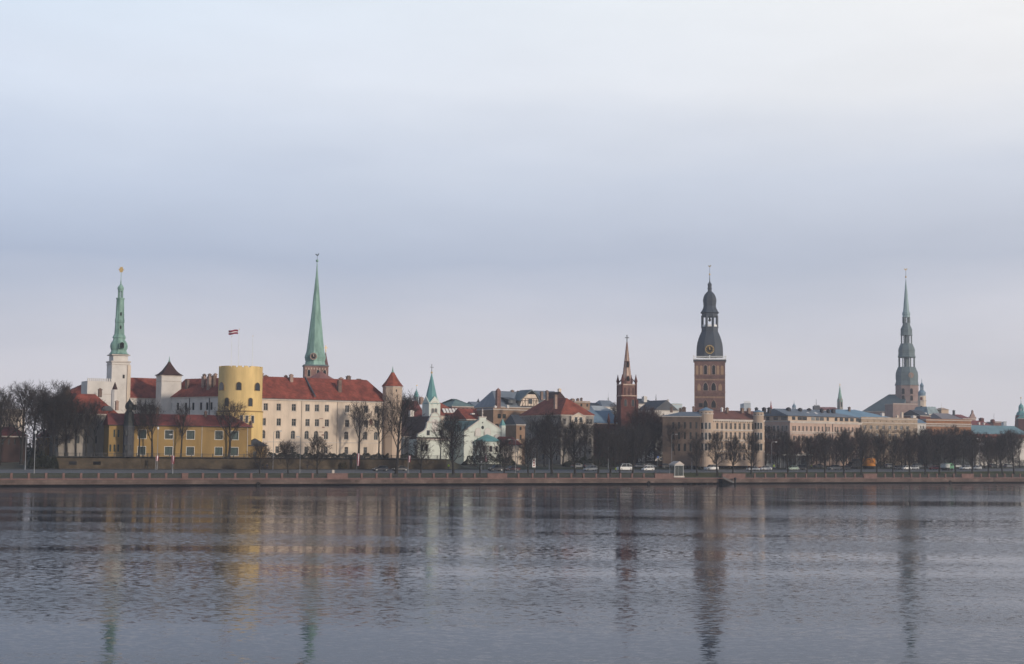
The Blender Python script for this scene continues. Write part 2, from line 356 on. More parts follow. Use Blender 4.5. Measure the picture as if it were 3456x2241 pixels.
# ---------------------------------------------------------------- setting: river, ground, road, lawn
rnd = random.Random(7)
def water_mat():
    m = bpy.data.materials.new('river water'); m.use_nodes = True; t = m.node_tree; b = t.nodes['Principled BSDF']; L = t.links
    b.inputs['Base Color'].default_value = (.011, .022, .042, 1); b.inputs['Roughness'].default_value = .1; b.inputs['IOR'].default_value = 1.14
    c = t.nodes.new('ShaderNodeTexCoord')
    def noise(scale, sc, det, off=(0,0,0)):
        mp = t.nodes.new('ShaderNodeMapping'); mp.inputs['Scale'].default_value = sc; mp.inputs['Location'].default_value = off
        mp.inputs['Rotation'].default_value = (0, 0, .10)
        n = t.nodes.new('ShaderNodeTexNoise'); n.inputs['Scale'].default_value = scale; n.inputs['Detail'].default_value = det; n.inputs['Roughness'].default_value = .55
        L.new(c.outputs['Object'], mp.inputs[0]); L.new(mp.outputs[0], n.inputs[0]); return n
    def vm(op, a, b2):
        n = t.nodes.new('ShaderNodeVectorMath'); n.operation = op; L.new(a, n.inputs[0])
        if isinstance(b2, tuple): n.inputs[1].default_value = b2
        else: L.new(b2, n.inputs[1])
        return n.outputs[0]
    fine = noise(1.0, (2.0, 3.0, 1), 2); broad = noise(1.0, (.8, 1.0, 1), 2, (31, 7, 0)); patch = noise(1.0, (.009, .045, 1), 5, (8, 5.2, 0))
    a = vm('MULTIPLY', vm('SUBTRACT', fine.outputs['Color'], (.5,.5,.5)), (WAVE[0]*.5, WAVE[0], 0))
    d = vm('MULTIPLY', vm('SUBTRACT', broad.outputs['Color'], (.5,.5,.5)), (WAVE[1]*.5, WAVE[1], 0))
    mr = t.nodes.new('ShaderNodeMapRange'); mr.inputs[1].default_value = .42; mr.inputs[2].default_value = .6; mr.inputs[3].default_value = .45; mr.inputs[4].default_value = 1.6
    L.new(patch.outputs[0], mr.inputs[0])
    rr = t.nodes.new('ShaderNodeMapRange'); rr.inputs[1].default_value = .4; rr.inputs[2].default_value = .62; rr.inputs[3].default_value = .055; rr.inputs[4].default_value = .15
    L.new(patch.outputs[0], rr.inputs[0]); L.new(rr.outputs[0], b.inputs['Roughness'])
    s = vm('ADD', a, d); k = t.nodes.new('ShaderNodeVectorMath'); k.operation = 'SCALE'; L.new(s, k.inputs[0]); L.new(mr.outputs[0], k.inputs['Scale'])
    nn = t.nodes.new('ShaderNodeVectorMath'); nn.operation = 'NORMALIZE'; L.new(vm('ADD', k.outputs[0], (0, 0, 1)), nn.inputs[0]); L.new(nn.outputs[0], b.inputs['Normal'])
    return m
WAVE = (.20, .02)
HAZE = .00022
def quad_strip(ss, ts, zf, base=0):
    v = []; f = []; n = len(ts)
    for s_ in ss:
        for t_ in ts: v.append(qw(s_, t_, zf(s_, t_)+base))
    for i in range(len(ss)-1):
        for j in range(n-1): f.append((i*n+j, (i+1)*n+j, (i+1)*n+j+1, i*n+j+1))
    return MB().add(v, f)
wv = MB(); wv.add([qw(-900, -900, 0), qw(2600, -900, 0), qw(2600, .35, 0), qw(-900, .35, 0)], [(0,1,2,3)])
wv.build('river_water', water_mat())['kind'] = 'structure'
SS = [-900, -600, -400, -250, -160, -100]+[x*4.0 for x in range(-18, 150)]+[650, 800, 1100, 1600, 2600]
TT = [.36, 2, 4, 6, 8.6, 9, 12, 15, 18, 22, 26, 26.5, 28.1, 28.3, 29, 30.5, 33, 38, 45, 55, 70, 90, 110, 130, 150, 175, 250, 400, 800, 1800]
g = quad_strip(SS, TT, zg).build('ground', earth, smooth=True); g['kind'] = 'structure'
RS = [-900, -400, -160]+[x*8.0 for x in range(-12, 90)]+[1100]
o = quad_strip(RS, [9, 13, 17.5, 22, 25], zg, .03).build('road', asphalt); o['kind'] = 'structure'
o = quad_strip(RS, [25.0, 26.4], zg, .14).build('pavement', paving); o['kind'] = 'structure'
mk = MB()
for i in range(-12, 160):
    for tt in (13, 21): mk.add([qw(i*4.5, tt-.07, zg(i*4.5, tt)+.045), qw(i*4.5+2, tt-.07, zg(i*4.5+2, tt)+.045), qw(i*4.5+2, tt+.07, zg(i*4.5+2, tt)+.045), qw(i*4.5, tt+.07, zg(i*4.5, tt)+.045)], [(0,1,2,3)])
for tt in (9.3, 17, 17.35, 24.7):
    for i in range(-60, 720, 12): mk.add([qw(i, tt-.06, zg(i, tt)+.045), qw(i+12, tt-.06, zg(i+12, tt)+.045), qw(i+12, tt+.06, zg(i+12, tt)+.045), qw(i, tt+.06, zg(i, tt)+.045)], [(0,1,2,3)])
mk.build('road_markings', white_paint)['kind'] = 'structure'
o = quad_strip(SS[5:-3], [2.4, 4, 6, 8, 8.8], zg, .025).build('riverside_lawn', lawn); o['kind'] = 'structure'
o = quad_strip(SS[5:-3], [1.0, 2.4], zg, .02).build('riverside_path', paving); o['kind'] = 'structure'
o = quad_strip(SS[5:-3], [26.45, 27, 27.8], zg, .03).build('verge_lawn', lawn); o['kind'] = 'structure'
l0 = qs(qpt(1490, 34)); SL = [l0+i*5 for i in range(0, 72)]
o = quad_strip(SL, [28.6, 31, 34], zg, .03).build('roadside_lawn', lawn); o['kind'] = 'structure'
# tufts: the ragged winter grass of the river lawn
tf = MB()
for i in range(9000):
    s_, t_ = rnd.uniform(-30, 420), rnd.uniform(2.5, 8.7); p = qw(s_, t_, zg(s_, t_)+.02); h = rnd.uniform(.06, .2); a = rnd.uniform(0, pi); q = Vector((cos(a), sin(a), 0))*.07
    tf.add([p-q, p+q, p+Vector((rnd.uniform(-.05,.05), rnd.uniform(-.05,.05), h))], [(0,1,2)])
o = tf.build('grass', lawn); o['kind'] = 'stuff'; o['label'] = 'short winter grass along the river side of the road'; o['category'] = 'grass'
# ---------------------------------------------------------------- quay wall with granite posts, parapet blocks and iron railing
QR = empty('quay_wall', 'long pink granite quay wall with posts and iron railing along the river', 'quay wall', qw(0, 0, 0), QA)
TOPZ = 1.95
b = MB(); b.box(-300, 700, 0, .5, .48, TOPZ-.32); b.build('wall', quay_stone, QR)
b = MB(); b.box(-300, 700, -.10, .5, TOPZ-.31, TOPZ); b.build('coping', granite_pink, QR)
b = MB(); b.box(-300, 700, -.16, .5, -.6, .47); b.build('wet_footing', wet_stone, QR)
# stone stairs notch is a separate thing in front of the wall
POST_PX = [38, 97, 155, 214, 273, 332, 390, 448, 504, 560, 684, 739, 793, 847, 899, 951, 1002, 1054, 1220, 1270, 1318, 1367, 1415, 1463, 1509, 1556, 1601, 1749, 1796, 1840, 1883, 1927, 1969, 2011, 2051, 2093, 2132, 2172, 2546, 2582, 2617, 2651, 2685, 2720, 2753, 2786, 2819, 2852, 2884, 2986, 3016, 3046, 3075, 3104, 3133, 3161, 3190, 3218, 3310, 3337, 3364, 3390, 3416, 3442]
BLOCK_PX = [(613, 634), (1103, 1173), (1644, 1710), (2209, 2272), (2437, 2514), (2913, 2958), (3244, 3285)]
def s_at(px): return qs(qpt(px, .2, 1605))
pm = MB(); pm.box(-.28, .28, -.05, .45, TOPZ+.003, TOPZ+1.18); pm.frustum(0, .2, .34, .31, TOPZ+1.183, .26, .24, TOPZ+1.33); pm = pm.mesh('post', granite_pink)
pr = [s_at(p) for p in POST_PX]
pr = [pr[0]-4*i for i in (4, 3, 2, 1)]+pr+[pr[-1]+4.2*i for i in range(1, 5)]
for s_ in pr: put('post', pm, QR, (s_, 0, 0))
blk = [(s_at(a), s_at(c)) for a, c in BLOCK_PX]
for a, c in blk:
    b = MB(); b.box(a, c, -.07, .5, TOPZ+.003, TOPZ+1.15); b.box(a-.06, c+.06, -.12, .55, TOPZ+1.153, TOPZ+1.32); b.build('parapet_block', granite_pink, QR)
ends = sorted([(s_-.28, s_+.28) for s_ in pr]+blk); GAP = (s_at(2272), s_at(2437)); rc = {}
for (a0, a1), (b0, b1) in zip(ends, ends[1:]):
    if GAP[0]-1 < (a1+b0)/2 < GAP[1]+1 or b0-a1 < .5: continue
    L_ = round(b0-a1-.04, 1); 
    if L_ not in rc:
        b = MB(); y0, y1 = .18, .22
        b.box(0, L_, y0-.02, y1+.02, TOPZ+.98, TOPZ+1.04); b.box(0, L_, y0-.02, y1+.02, TOPZ+.12, TOPZ+.18); n = max(2, int(L_/.3))
        for i in range(n):
            x = (i+.5)*L_/n; hw = L_/n/2*.95
            b.add([(x-hw-.03,y0,TOPZ+.18),(x-hw+.03,y0,TOPZ+.18),(x+hw+.03,y0,TOPZ+.98),(x+hw-.03,y0,TOPZ+.98)], [(0,1,2,3)])
            b.add([(x+hw-.03,y1,TOPZ+.18),(x+hw+.03,y1,TOPZ+.18),(x-hw+.03,y1,TOPZ+.98),(x-hw-.03,y1,TOPZ+.98)], [(0,1,2,3)])
            b.box(x-.02, x+.02, y0+.005, y1-.005, TOPZ+.18, TOPZ+.98)
        rc[L_] = b.mesh('railing', iron)
    put('railing', rc[L_], QR, (a1+.02, 0, 0))
# river stairs, landing stage, ladder, fenders
sa, sb = s_at(2424), s_at(2462)
RT = empty('river_stairs', 'dark stone stairs running down the quay wall to the water right of the glass shrine', 'stairs', qw(sa, -1.9, 0), QA)
b = MB(); n = 9; L_ = sb-sa
for i in range(n): b.box(L_*i/n, L_*(i+1)/n-.002, 0, 1.75, -.5, 1.9-(i+1)*1.7/n)
b.build('steps', wet_stone, RT)
b = MB(); b.add([(0,-.02,1.9),(L_,-.02,.25),(L_,-.02,.75),(0,-.02,2.4),(0,-.14,1.9),(L_,-.14,.25),(L_,-.14,.75),(0,-.14,2.4)], [(0,1,2,3),(7,6,5,4),(3,2,6,7),(4,5,1,0),(0,3,7,4),(1,5,6,2)]); b.build('parapet', mat('grey stair stone', (.12,.12,.125), .9, .2, .4), RT)
b = MB(); b.box(L_, L_+2.2, -.1, 1.7, -.5, .35); b.build('landing', wet_stone, RT)
bp = qw(sb+1.1, -1.2, .35); r = empty('mooring_bollard', 'dark iron mooring post standing at the foot of the river stairs', 'bollard', bp)
b = MB(); b.lathe([(.38,0),(.42,.15),(.3,.25),(.3,1.0),(.45,1.15),(.5,1.35),(.36,1.6),(.1,1.7)], 10); b.build('post', iron, r, smooth=True)
la, lb = s_at(2298), s_at(2422)
r = empty('landing_stage', 'low dark timber landing stage floating below the glass shrine', 'landing stage', qw(la, -1.6, 0), QA)
b = MB(); b.box(0, lb-la, 0, 1.3, .22, .36); b.build('deck', wet_stone, r)
for i in range(7): b = MB(); b.lathe([(.3,-.3),(.3,.2)], 8, 0, (lb-la)*(i+.5)/7, .65); b.build('float', iron, r)
for px, lab in ((870, 'black tyre fender at the waterline below the yellow round tower'), (2187, 'black tyre fender at the waterline left of the glass shrine'), (3203, 'black tyre fender at the waterline below the green and white truck')):
    r = empty('tyre_fender', lab, 'fender', qw(s_at(px), -.32, .45), QA)
    b = MB(); n = 14
    for i in range(n):
        a0, a1 = 2*pi*i/n, 2*pi*(i+1)/n; b.tube((.42*cos(a0), 0, .42*sin(a0)), (.42*cos(a1), 0, .42*sin(a1)), .15, n=6)
    b.build('tyre', tyre_rubber, r)
    b = MB(); b.tube((0,.05,.4), (0,.2,1.2), .03); b.build('chain', iron, r)
r = empty('quay_ladder', 'narrow dark ladder hanging down the quay wall near its right end', 'ladder', qw(s_at(3353), -.2, 0), QA)
b = MB(); b.box(-.32,-.24,-.03,.03,-.3,2.6); b.build('rail', iron, r); b = MB(); b.box(.24,.32,-.03,.03,-.3,2.6); b.build('rail', iron, r)
for i in range(8): b = MB(); b.box(-.24,.24,-.02,.02,.1+i*.3,.15+i*.3); b.build('rung', iron, r)
# ---------------------------------------------------------------- glass shrine on the quay with its statue
def lathe_at(name, label, cat, px, py, Y, parts, n=8, rot=pi/8, group=None, zb=None, kscale=1.03):
    """a tower thing; parts: (part name, material, [(py, half width px)...], n, rot)"""
    b0 = at(px, py, Y); z = zb if zb is not None else b0.z; r = empty(name, label, cat, (b0.x, b0.y, z), QA, group)
    for q in parts: lathe_part(r, q[0], q[1], q[2], px, Y, *(q[3:] if len(q) > 3 else (n, rot)))
    return r
def lathe_part(r, name, m, prof, px, Y, n=8, rot=pi/8, smooth=False, sc=1.03):
    b = MB(); k = Y/FPX; z0 = r.location.z
    pts = [(max(.03, h*k*sc), at(px, py, Y).z-z0) for py, h in prof]; pts.sort(key=lambda q: 0)
    if pts[0][1] > pts[-1][1]: pts = pts[::-1]
    b.lathe(pts, n, rot); return b.build(name, m, r, smooth=smooth)
shrine_paint = mat('weathered white paint', (.42,.43,.43), .7, .12, 1)
sh0, sh1 = qpt(2277, 2.2, 1605), qpt(2307, 2.2, 1605); shL = (sh1-sh0).length
r = empty('glass_shrine', 'white framed glass shrine with gabled roof on the quay edge', 'shrine', (sh0.x, sh0.y, 1.95), QA)
W_ = shL; b = MB(); b.box(-.25, W_+.25, -.1, W_*.8+.2, -.1, .55); b.build('plinth', trim_stone, r)
for x in (0, W_-.16):
    for y in (0, W_*.8-.16): b = MB(); b.box(x, x+.16, y, y+.16, .55, 3.6); b.build('post', shrine_paint, r)
b = MB(); b.box(-.08, W_+.08, -.08, W_*.8+.08, 3.6, 3.95); b.build('lintel', shrine_paint, r)
b = MB(); b.gable_y(-.25, W_+.25, -.25, W_*.8+.25, 3.955, 1.05); b.build('roof', trim_stone, r)
gm = bpy.data.materials.new('shrine glass'); gm.use_nodes = True; t_ = gm.node_tree; pb = t_.nodes['Principled BSDF']; pb.inputs['Base Color'].default_value = (.10,.12,.12,1); pb.inputs['Roughness'].default_value = .03; pb.inputs['Alpha'].default_value = .28
for (x0, x1, y0, y1) in ((.16, W_-.16, .06, .08), (.06, .08, .16, W_*.8-.16), (W_-.08, W_-.06, .16, W_*.8-.16)):
    b = MB(); b.box(x0, x1, y0, y1, .56, 3.59); b.build('glass_pane', gm, r)
b = MB(); b.box(.16, W_-.16, W_*.8-.1, W_*.8-.08, .56, 3.59); b.build('glass_pane', gm, r)

# ---------------------------------------------------------------- the castle on its terrace
ZT = 7.0
F = Fac(877, 1316, t=44, z=ZT); r = F.root('castle_wing', 'long cream castle wing with red tiled roof right of the yellow round tower', 'castle wing')
H = F.Z(877, 1343); holes = []
X1 = [941, 992, 1038, 1070, 1103.5, 1172, 1236, 1272]
holes += row(F, 1361, 1385, [897]+X1, 14.6)
holes += row(F, 1411, 1436, [890]+X1, 14.6)
holes += row(F, 1451, 1480, [888]+[p-3 for p in X1], 14.6, True)
holes += row(F, 1506, 1530, [936, 986, 1034, 1100, 1169, 1233], 12.5)
ok = walls(r, F.L, H, 15, plaster_cream, holes); glaze(r, ok, frame_pale, glass_dark, True)
b = MB(); b.box(-.1, F.L+.12, -.35, 15.1, H-.55, H-.12); b.build('cornice', trim_stone, r)
zb = F.Z(900, 1491); b = MB(); b.box(0, F.L, -.13, 0, zb-.12, zb+.12); b.build('string_course', trim_stone, r)
b = MB(); rr = F.L-F.U(1238, 1286, 7.5); b.hip(-.3, F.L+.3, -.45, 15.4, H-.11, F.Z(1000, 1274, 7.5)-H+.1, 0, rr+.3); b.build('roof', tile_red, r)
b = MB(); b.box(-.3, F.L+.3, -.52, -.4, H-.16, H-.02); b.build('gutter', iron, r)
for p in (1016, 1137): b = MB(); u = F.U(p); b.box(u-.07, u+.07, -.16, -.02, 0, H-.5); b.build('downpipe', mat('pale downpipe', (.36,.30,.25), .7), r)
# fire wall ridge across the roof
a0 = F.uz(1030, 1276, 7.5); a1 = F.uz(1063, 1340, -.2); b = MB()
b.add([(a0[0]-.2,7.5,a0[1]),(a0[0]+.2,7.5,a0[1]),(a1[0]+.2,-.3,a1[1]),(a1[0]-.2,-.3,a1[1]),(a0[0]-.2,7.5,a0[1]+.45),(a0[0]+.2,7.5,a0[1]+.45),(a1[0]+.2,-.3,a1[1]+.45),(a1[0]-.2,-.3,a1[1]+.45)], [(0,3,2,1),(4,5,6,7),(0,1,5,4),(1,2,6,5),(2,3,7,6),(3,0,4,7)]); b.build('roof_parapet', tin_dark, r)
for q in ((883, 1259, 1285, 10, 7), (897, 1267, 1285, 12, 8), (965, 1267, 1280, 8, 8), (983, 1264, 1290, 11, 6), (1151, 1275, 1290, 12, 9), (1176, 1269, 1290, 13, 8), (1211, 1280, 1290, 20, 8.5), (1146, 1283, 1330, 12, 3)): chimney(r, F, *q)
for (px, py, wd, ht) in ((1084, 1413, 1.2, .2), (1091, 1442, .8, .35), (1083, 1458, 1.3, .2), (1252, 1424, 1.0, 1.7), (1090, 1468, .9, .4)):   # bare brick patches in the plaster
    u, z = F.uz(px, py); b = MB(); b.box(u-wd/2, u+wd/2, -.012, .05, z-ht/2, z+ht/2); b.build('bare_brick_patch', brick_old, r)
# round tower
TY = 428.; k = TY/FPX
p0 = at(806, 1530, TY); rt = empty('round_tower', 'yellow round castle tower with battered rim and arched windows', 'tower', (p0.x, p0.y, ZT), QA)
def zt_(py): return at(806, py, TY).z-ZT
R1, R0 = 73.5*k, 77*k
b = MB(); b.lathe([(R0, 0), (R0, zt_(1391)), ], 48); b.build('base', plaster_yellow, rt, smooth=False).data.polygons.foreach_set('use_smooth', [True]*0 or [False]*50)
b = MB(); b.lathe([(R0+.12, zt_(1391)), (R0+.12, zt_(1388)), (R1, zt_(1387))], 48); b.build('string_course', plaster_ochre, rt)
b = MB(); b.lathe([(R1, zt_(1387)), (R1-.05, zt_(1245))], 64); b.build('drum', plaster_yellow, rt, smooth=False)
b = MB()
for i in range(64):
    a = 2*pi*i/64; h = .6 if (i*5 % 16) > 3 else .2
    A, B_ = (cos(a), sin(a)), (cos(a+2*pi/64), sin(a+2*pi/64)); q = []
    for rr_ in (R1-.05, R1-.75):
        for (c_, s2) in (A, B_): q += [(rr_*c_, rr_*s2, zt_(1245)), (rr_*c_, rr_*s2, zt_(1245)+h)]
    b.add(q, [(0,2,3,1),(4,5,7,6),(1,3,7,5),(0,1,5,4),(2,6,7,3)])
b.build('battered_rim', plaster_yellow, rt)
def tower_window(root, px, pyt, pyb, wpx, m, R, arched=True, frame=None, cx=806, Y=TY, sx=1.0, deep=.12):
    off = (px-cx)*Y/FPX; off = max(-R*.97, min(R*.97, off)); base = atan2(-root.location.y, -root.location.x)   # toward the camera
    ang = base + math.asin(off/R) ; a = ang-root.rotation_euler.z
    zz = at(cx, pyb, Y).z-root.location.z; h = at(cx, pyt, Y).z-root.location.z-zz
    return arch_plaque(root, 'window', (R-.02)*cos(a), (R-.02)*sin(a), zz, wpx*Y/FPX/max(.35, cos(math.asin(off/R))), h, m, a+pi/2, arched, frame=frame, th=deep)
for p in (744, 801, 862): tower_window(rt, p, 1293, 1319, 15, glass_dark, R1, True, plaster_ochre)
for p in (763, 840): tower_window(rt, p, 1345, 1372, 12, glass_dark, R1, True, plaster_ochre)
for p in (812, 829, 848): tower_window(rt, p, 1404, 1428, 8, glass_dark, R0, False, trim_stone)
# flagpoles on the roof
for px, top, lab in ((780, 1136, 'thin white flagpole without a flag on the yellow round tower, left of the flag'), (804, 1112, 'tall white flagpole on the yellow round tower, flying the red flag'), (851, 1135, 'bare white flagpole on the right side of the yellow round tower')):
    p = at(px, 1241, TY); q = at(px, top, TY); r = empty('flagpole', lab, 'flagpole', (p.x, p.y, ZT+zt_(1245)), QA, 'flagpoles on the round tower')
    b = MB(); h = q.z-r.location.z; b.lathe([(.075, .0), (.045, h)], 8); b.build('pole', white_paint, r); b = MB(); b.ball((0,0,h+.08), .13); b.build('finial', gold, r)
def flag(label, px0, px1, py0, py1, Y, cols, sag=.25, rz=0, loc=None, size=None):
    A = at(px1, py0, Y); W = (px1-px0)*Y/FPX; Hh = (py1-py0)*Y/FPX
    if size: W, Hh = size
    r = empty('flag', label, 'flag', loc or A, 0); nx, ny = 14, 10; b = MB(); v = []; 
    for j in range(ny+1):
        for i in range(nx+1):
            x = i/nx; v.append((-x*W, .28*sin(x*7+j*.15)*x, -j/ny*Hh-sag*x*x*.6+.10*sin(x*6.5)))
    b.v = v
    for j in range(ny):
        for i in range(nx): b.f.append((j*(nx+1)+i, j*(nx+1)+i+1, (j+1)*(nx+1)+i+1, (j+1)*(nx+1)+i)); b.mi.append(1 if len(cols) > 1 and j in (4, 5) else 0)
    b.build('cloth', cols, r, smooth=True); return r
flag('dark red flag with a white middle stripe waving above the yellow round tower', 771, 803.4, 1113, 1128, TY, [flag_red, flag_white], .35)
# right octagonal stair tower
OY = 455.; ro = lathe_at('castle_turret', 'cream octagonal castle turret with flared red cone roof at the wing end', 'tower', 1321, 1530, OY, [
    ('wall', plaster_warm, [(1545, 31), (1308, 32)]), ('cornice', trim_stone, [(1308, 33), (1304, 34.5)]),
    ('roof', tile_orange, [(1304, 36), (1300, 33), (1290, 25), (1278, 17), (1266, 10), (1257, 5)]), ('finial', copper, [(1257, 5), (1252, 3), (1240, .8), (1236, .3)])], zb=ZT-1)
for px, py in ((1334, 1319), (1328, 1376), (1318, 1395), (1316, 1421), (1331, 1431), (1329, 1450)): tower_window(ro, px, py-4, py+4, 4, dark_void, 31*OY/FPX*.96, False, None, 1321, OY)
# north range and square turret, tall white clock tower
F, r, H = house('castle_range', 'red roofed castle range between the tall white tower and the square turret', 424, 560, 1342, 1276, t=86, z=ZT, D=14, wm=plaster_white, rm=tile_red, rows=[(1366, 1384, (452, 514), 18, False, None)], gm=glass_dark)
b = MB(); u = F.U(488); b.box(u-.09, u+.09, -.18, -.02, 0, H-.4); b.build('downpipe', iron, r)
F, r, H = house('castle_range', 'white castle range with sloping red roof and six chimneys left of the round tower', 566, 752, 1341, 1278, ya=452, yb=438, z=ZT, D=13, wm=plaster_white, rm=tile_red, rl=0.2, rr=0, rows=[(1360, 1385, (577, 600, 627, 652, 678, 699, 713), 7.5, False, None)],
    chim=[(607, 1289, 1325, 8, 3), (632, 1282, 1326, 10, 3), (688, 1270, 1318, 11, 3.5), (706, 1270, 1322, 11, 2.5), (721, 1268, 1320, 11, 3.5), (690, 1263, 1290, 7, 7), (708, 1262, 1290, 7, 7), (727, 1261, 1285, 7, 7)])
for p in (571, 637, 704): b = MB(); u = F.U(p); b.box(u-.08, u+.08, -.18, -.02, 0, H-.4); b.build('downpipe', iron, r)
F = Fac(540, 607, t=74, z=ZT); r = F.root('square_turret', 'white square castle turret with concave dark brown pyramid roof', 'tower'); H = F.Z(540, 1265); L = F.L; D = L*.9
walls(r, L, H, D, plaster_white)
b = MB(); b.box(-.12, L+.12, -.12, D+.12, H-1.9, H-1.7); b.box(-.15, L+.15, -.15, D+.15, H-.3, H+.005); b.build('cornice', trim_stone, r)
hz = F.Z(574, 1222, D/2)-H; b = MB(); q = [(1.0, 0), (.74, .14), (.5, .36), (.3, .64), (.14, .88), (.09, 1.0)]
for (a, z0), (c, z1) in zip(q, q[1:]): b.frustum(L/2, D/2, (L/2+.5)*a, (D/2+.5)*a, H+.01+z0*hz, (L/2+.5)*c, (D/2+.5)*c, H+.01+z1*hz)
b.build('roof', tile_dark, r)
b = MB(); h2 = F.Z(574, 1203, D/2); b.lathe([(.34, H+hz), (.3, H+hz+.3), (.16, H+hz+.6), (.05, h2)], 8, 0, L/2, D/2); b.build('finial', copper, r)
F = Fac(370, 431, t=80, z=ZT); r = F.root('castle_tower', 'tall white square castle tower with green copper spire and gold star', 'tower'); L = F.L; D = 5.6; Y_ = F.A.y+2
H1 = F.Z(400, 1223); H2 = F.Z(400, 1199)
walls(r, L, H1, D, plaster_white)
b = MB(); b.box(-.25, L+.25, -.25, D+.25, H1+.003, H1+.45); b.box(-.12, L+.12, -.12, D+.12, H1-.7, H1-.5); b.build('cornice', trim_stone, r)
b = MB(); b.box(.5, L-.5, .5, D-.5, H1+.45, H2); b.build('upper_wall', plaster_white, r)
b = MB(); b.box(-.05, L+.05, -.05, D+.05, H2+.003, H2+.3); b.build('upper_cornice', trim_stone, r)
u, z = F.uz(417, 1277); b = MB(); b.box(u-.3, u+.3, -.04, .1, z, z+1.1); b.build('slit_window', dark_void, r)
b = MB(); zp = F.Z(380, 1277); b.box(L*.86, L+.25, -.35, .02, 0, H1-.8); b.build('buttress', plaster_cream, r)
cxp = (F.A + F.u*L/2 + F.n*D/2); 
def prof_local(r, name, m, prof, c, Yc, pxc, n=8, rot=pi/8, sc=1.02, smooth=False):
    b = MB(); kk = Yc/FPX; q = [(max(.03, h*kk*sc), at(pxc, py, Yc).z-r.location.z) for py, h in prof]
    if q[0][1] > q[-1][1]: q = q[::-1]
    b.lathe(q, n, rot, c[0], c[1]); return b.build(name, m, r, smooth=smooth)
def posts_local(r, name, m, py0, py1, hw, c, Yc, pxc, n=8, rot=pi/8, wd=.22, cap=None):
    kk = Yc/FPX; z0, z1 = at(pxc, py0, Yc).z-r.location.z, at(pxc, py1, Yc).z-r.location.z; z0, z1 = min(z0, z1), max(z0, z1)
    for i in range(n):
        a = rot+2*pi*i/n; x, y = c[0]+hw*kk*cos(a), c[1]+hw*kk*sin(a); b = MB(); b.lathe([(wd, z0), (wd, z1)], 5, a, x, y); b.build(name, m, r)
cc = (L/2, D/2); Yc = cxp.y
prof_local(r, 'spire_base', copper, [(1196, 34), (1193, 29), (1186, 25), (1182, 25), (1176, 27.5), (1168, 28.5), (1160, 27), (1153, 23), (1149, 20), (1142, 19), (1141, 22), (1137, 21), (1131, 18)], cc, Yc, 397)
prof_local(r, 'spire_shaft', copper, [(1131, 18), (1129, 16.5), (1090, 14.2), (1088, 15.3), (1080, 15.5), (1074, 14.2), (1011, 12.3), (1010, 13.5), (1006, 14)], cc, Yc, 398)
posts_local(r, 'lantern_post', copper, 1006, 982, 7.5, cc, Yc, 399, 6, 0, .14)
prof_local(r, 'onion_dome', copper, [(983, 8.5), (980, 9), (974, 10.5), (970, 10), (965, 7), (961, 3.5), (956, 1.6), (952, 2.4), (948, 1.0), (912, .6)], cc, Yc, 400)
sp = at(401.5, 910, Yc); lz = at(400, 910, Yc).z-r.location.z; b = MB()
for j in range(3):
    a = pi*j/3; b.box(-.18, .18, -.08+j*.001, .08, -.85, .85) if j == 0 else None
    b.add([(cos(a+q)*rr_, y, sin(a+q)*rr_) for y in (-.07-j*.01, .07+j*.01) for q, rr_ in ((0, .95), (2*pi/3, .95), (4*pi/3, .95))], [(0,1,2),(5,4,3),(0,3,4,1),(1,4,5,2),(2,5,3,0)])
b.build('star', gold, r, (cc[0], cc[1], lz), -QA)
arch_plaque(r, 'dormer', L/2, .0-.15, at(398, 1176, Yc).z-ZT, 1.2, 1.7, dark_void, 0, True, frame=copper, th=.5)
for py in (1062, 1107): arch_plaque(r, 'slit_opening', L/2, D/2-1.25, at(399, py+4, Yc).z-ZT, .4, 1.0, dark_void, 0, False)
# battlemented low wing, conical turret
F = Fac(289, 374, t=77, z=ZT); r = F.root('battlemented_wing', 'low white castle wing with small battlements left of the tall white tower', 'castle wing'); H = F.Z(289, 1285); walls(r, F.L, H, 7, plaster_white)
b = MB(); n = 13
for i in range(n): b.box(F.L*i/n+.05, F.L*(i+.62)/n, 0, .35, H+.002, H+.85)
b.build('battlements', plaster_white, r); b = MB(); b.box(0, F.L, -.06, 0, H-3.9, H-3.7); b.build('string_course', trim_stone, r)
lathe_at('conical_turret', 'slim white turret with brown cone roof in front of the tall white tower', 'tower', 385, 1400, 436, [('wall', plaster_white, [(1400, 11), (1315, 11)]), ('roof', tile_dark, [(1315, 9), (1311, 8), (1289, .5)])], zb=ZT)
house('castle_range', 'red hipped castle roof rising behind the low battlemented wing', 196, 320, 1345, 1297, t=92, z=ZT, D=15, wm=plaster_white, rm=tile_red, rl=9, rr=3)
F, r, H = house('terrace_house', 'stained grey house with broad red hipped roof and dark dormer behind bare trees', 197, 394, 1394, 1330, t=46, z=ZT, D=13, wm=plaster_grey, rm=tile_red, rl=7, rr=5, rows=[(1410, 1434, (232, 262, 292, 322), 12, False, None), (1470, 1496, (232, 262, 292, 322), 12, False, None)], chim=[(228, 1306, 1345, 12, 7), (338, 1312, 1340, 11, 6), (395, 1353, 1385, 10, 3)])
u, z = F.uz(362, 1386, .6); b = MB(); b.prism([(u-1.5, z), (u+1.5, z), (u+1.5, z+.5), (u+.7, z+1.3), (u-.7, z+1.3), (u-1.5, z+.5)], .3, 4); b.build('dormer', tin_dark, r)
b = MB(); a0, a1 = F.uz(300, 1330, 5), F.uz(338, 1326, 5)
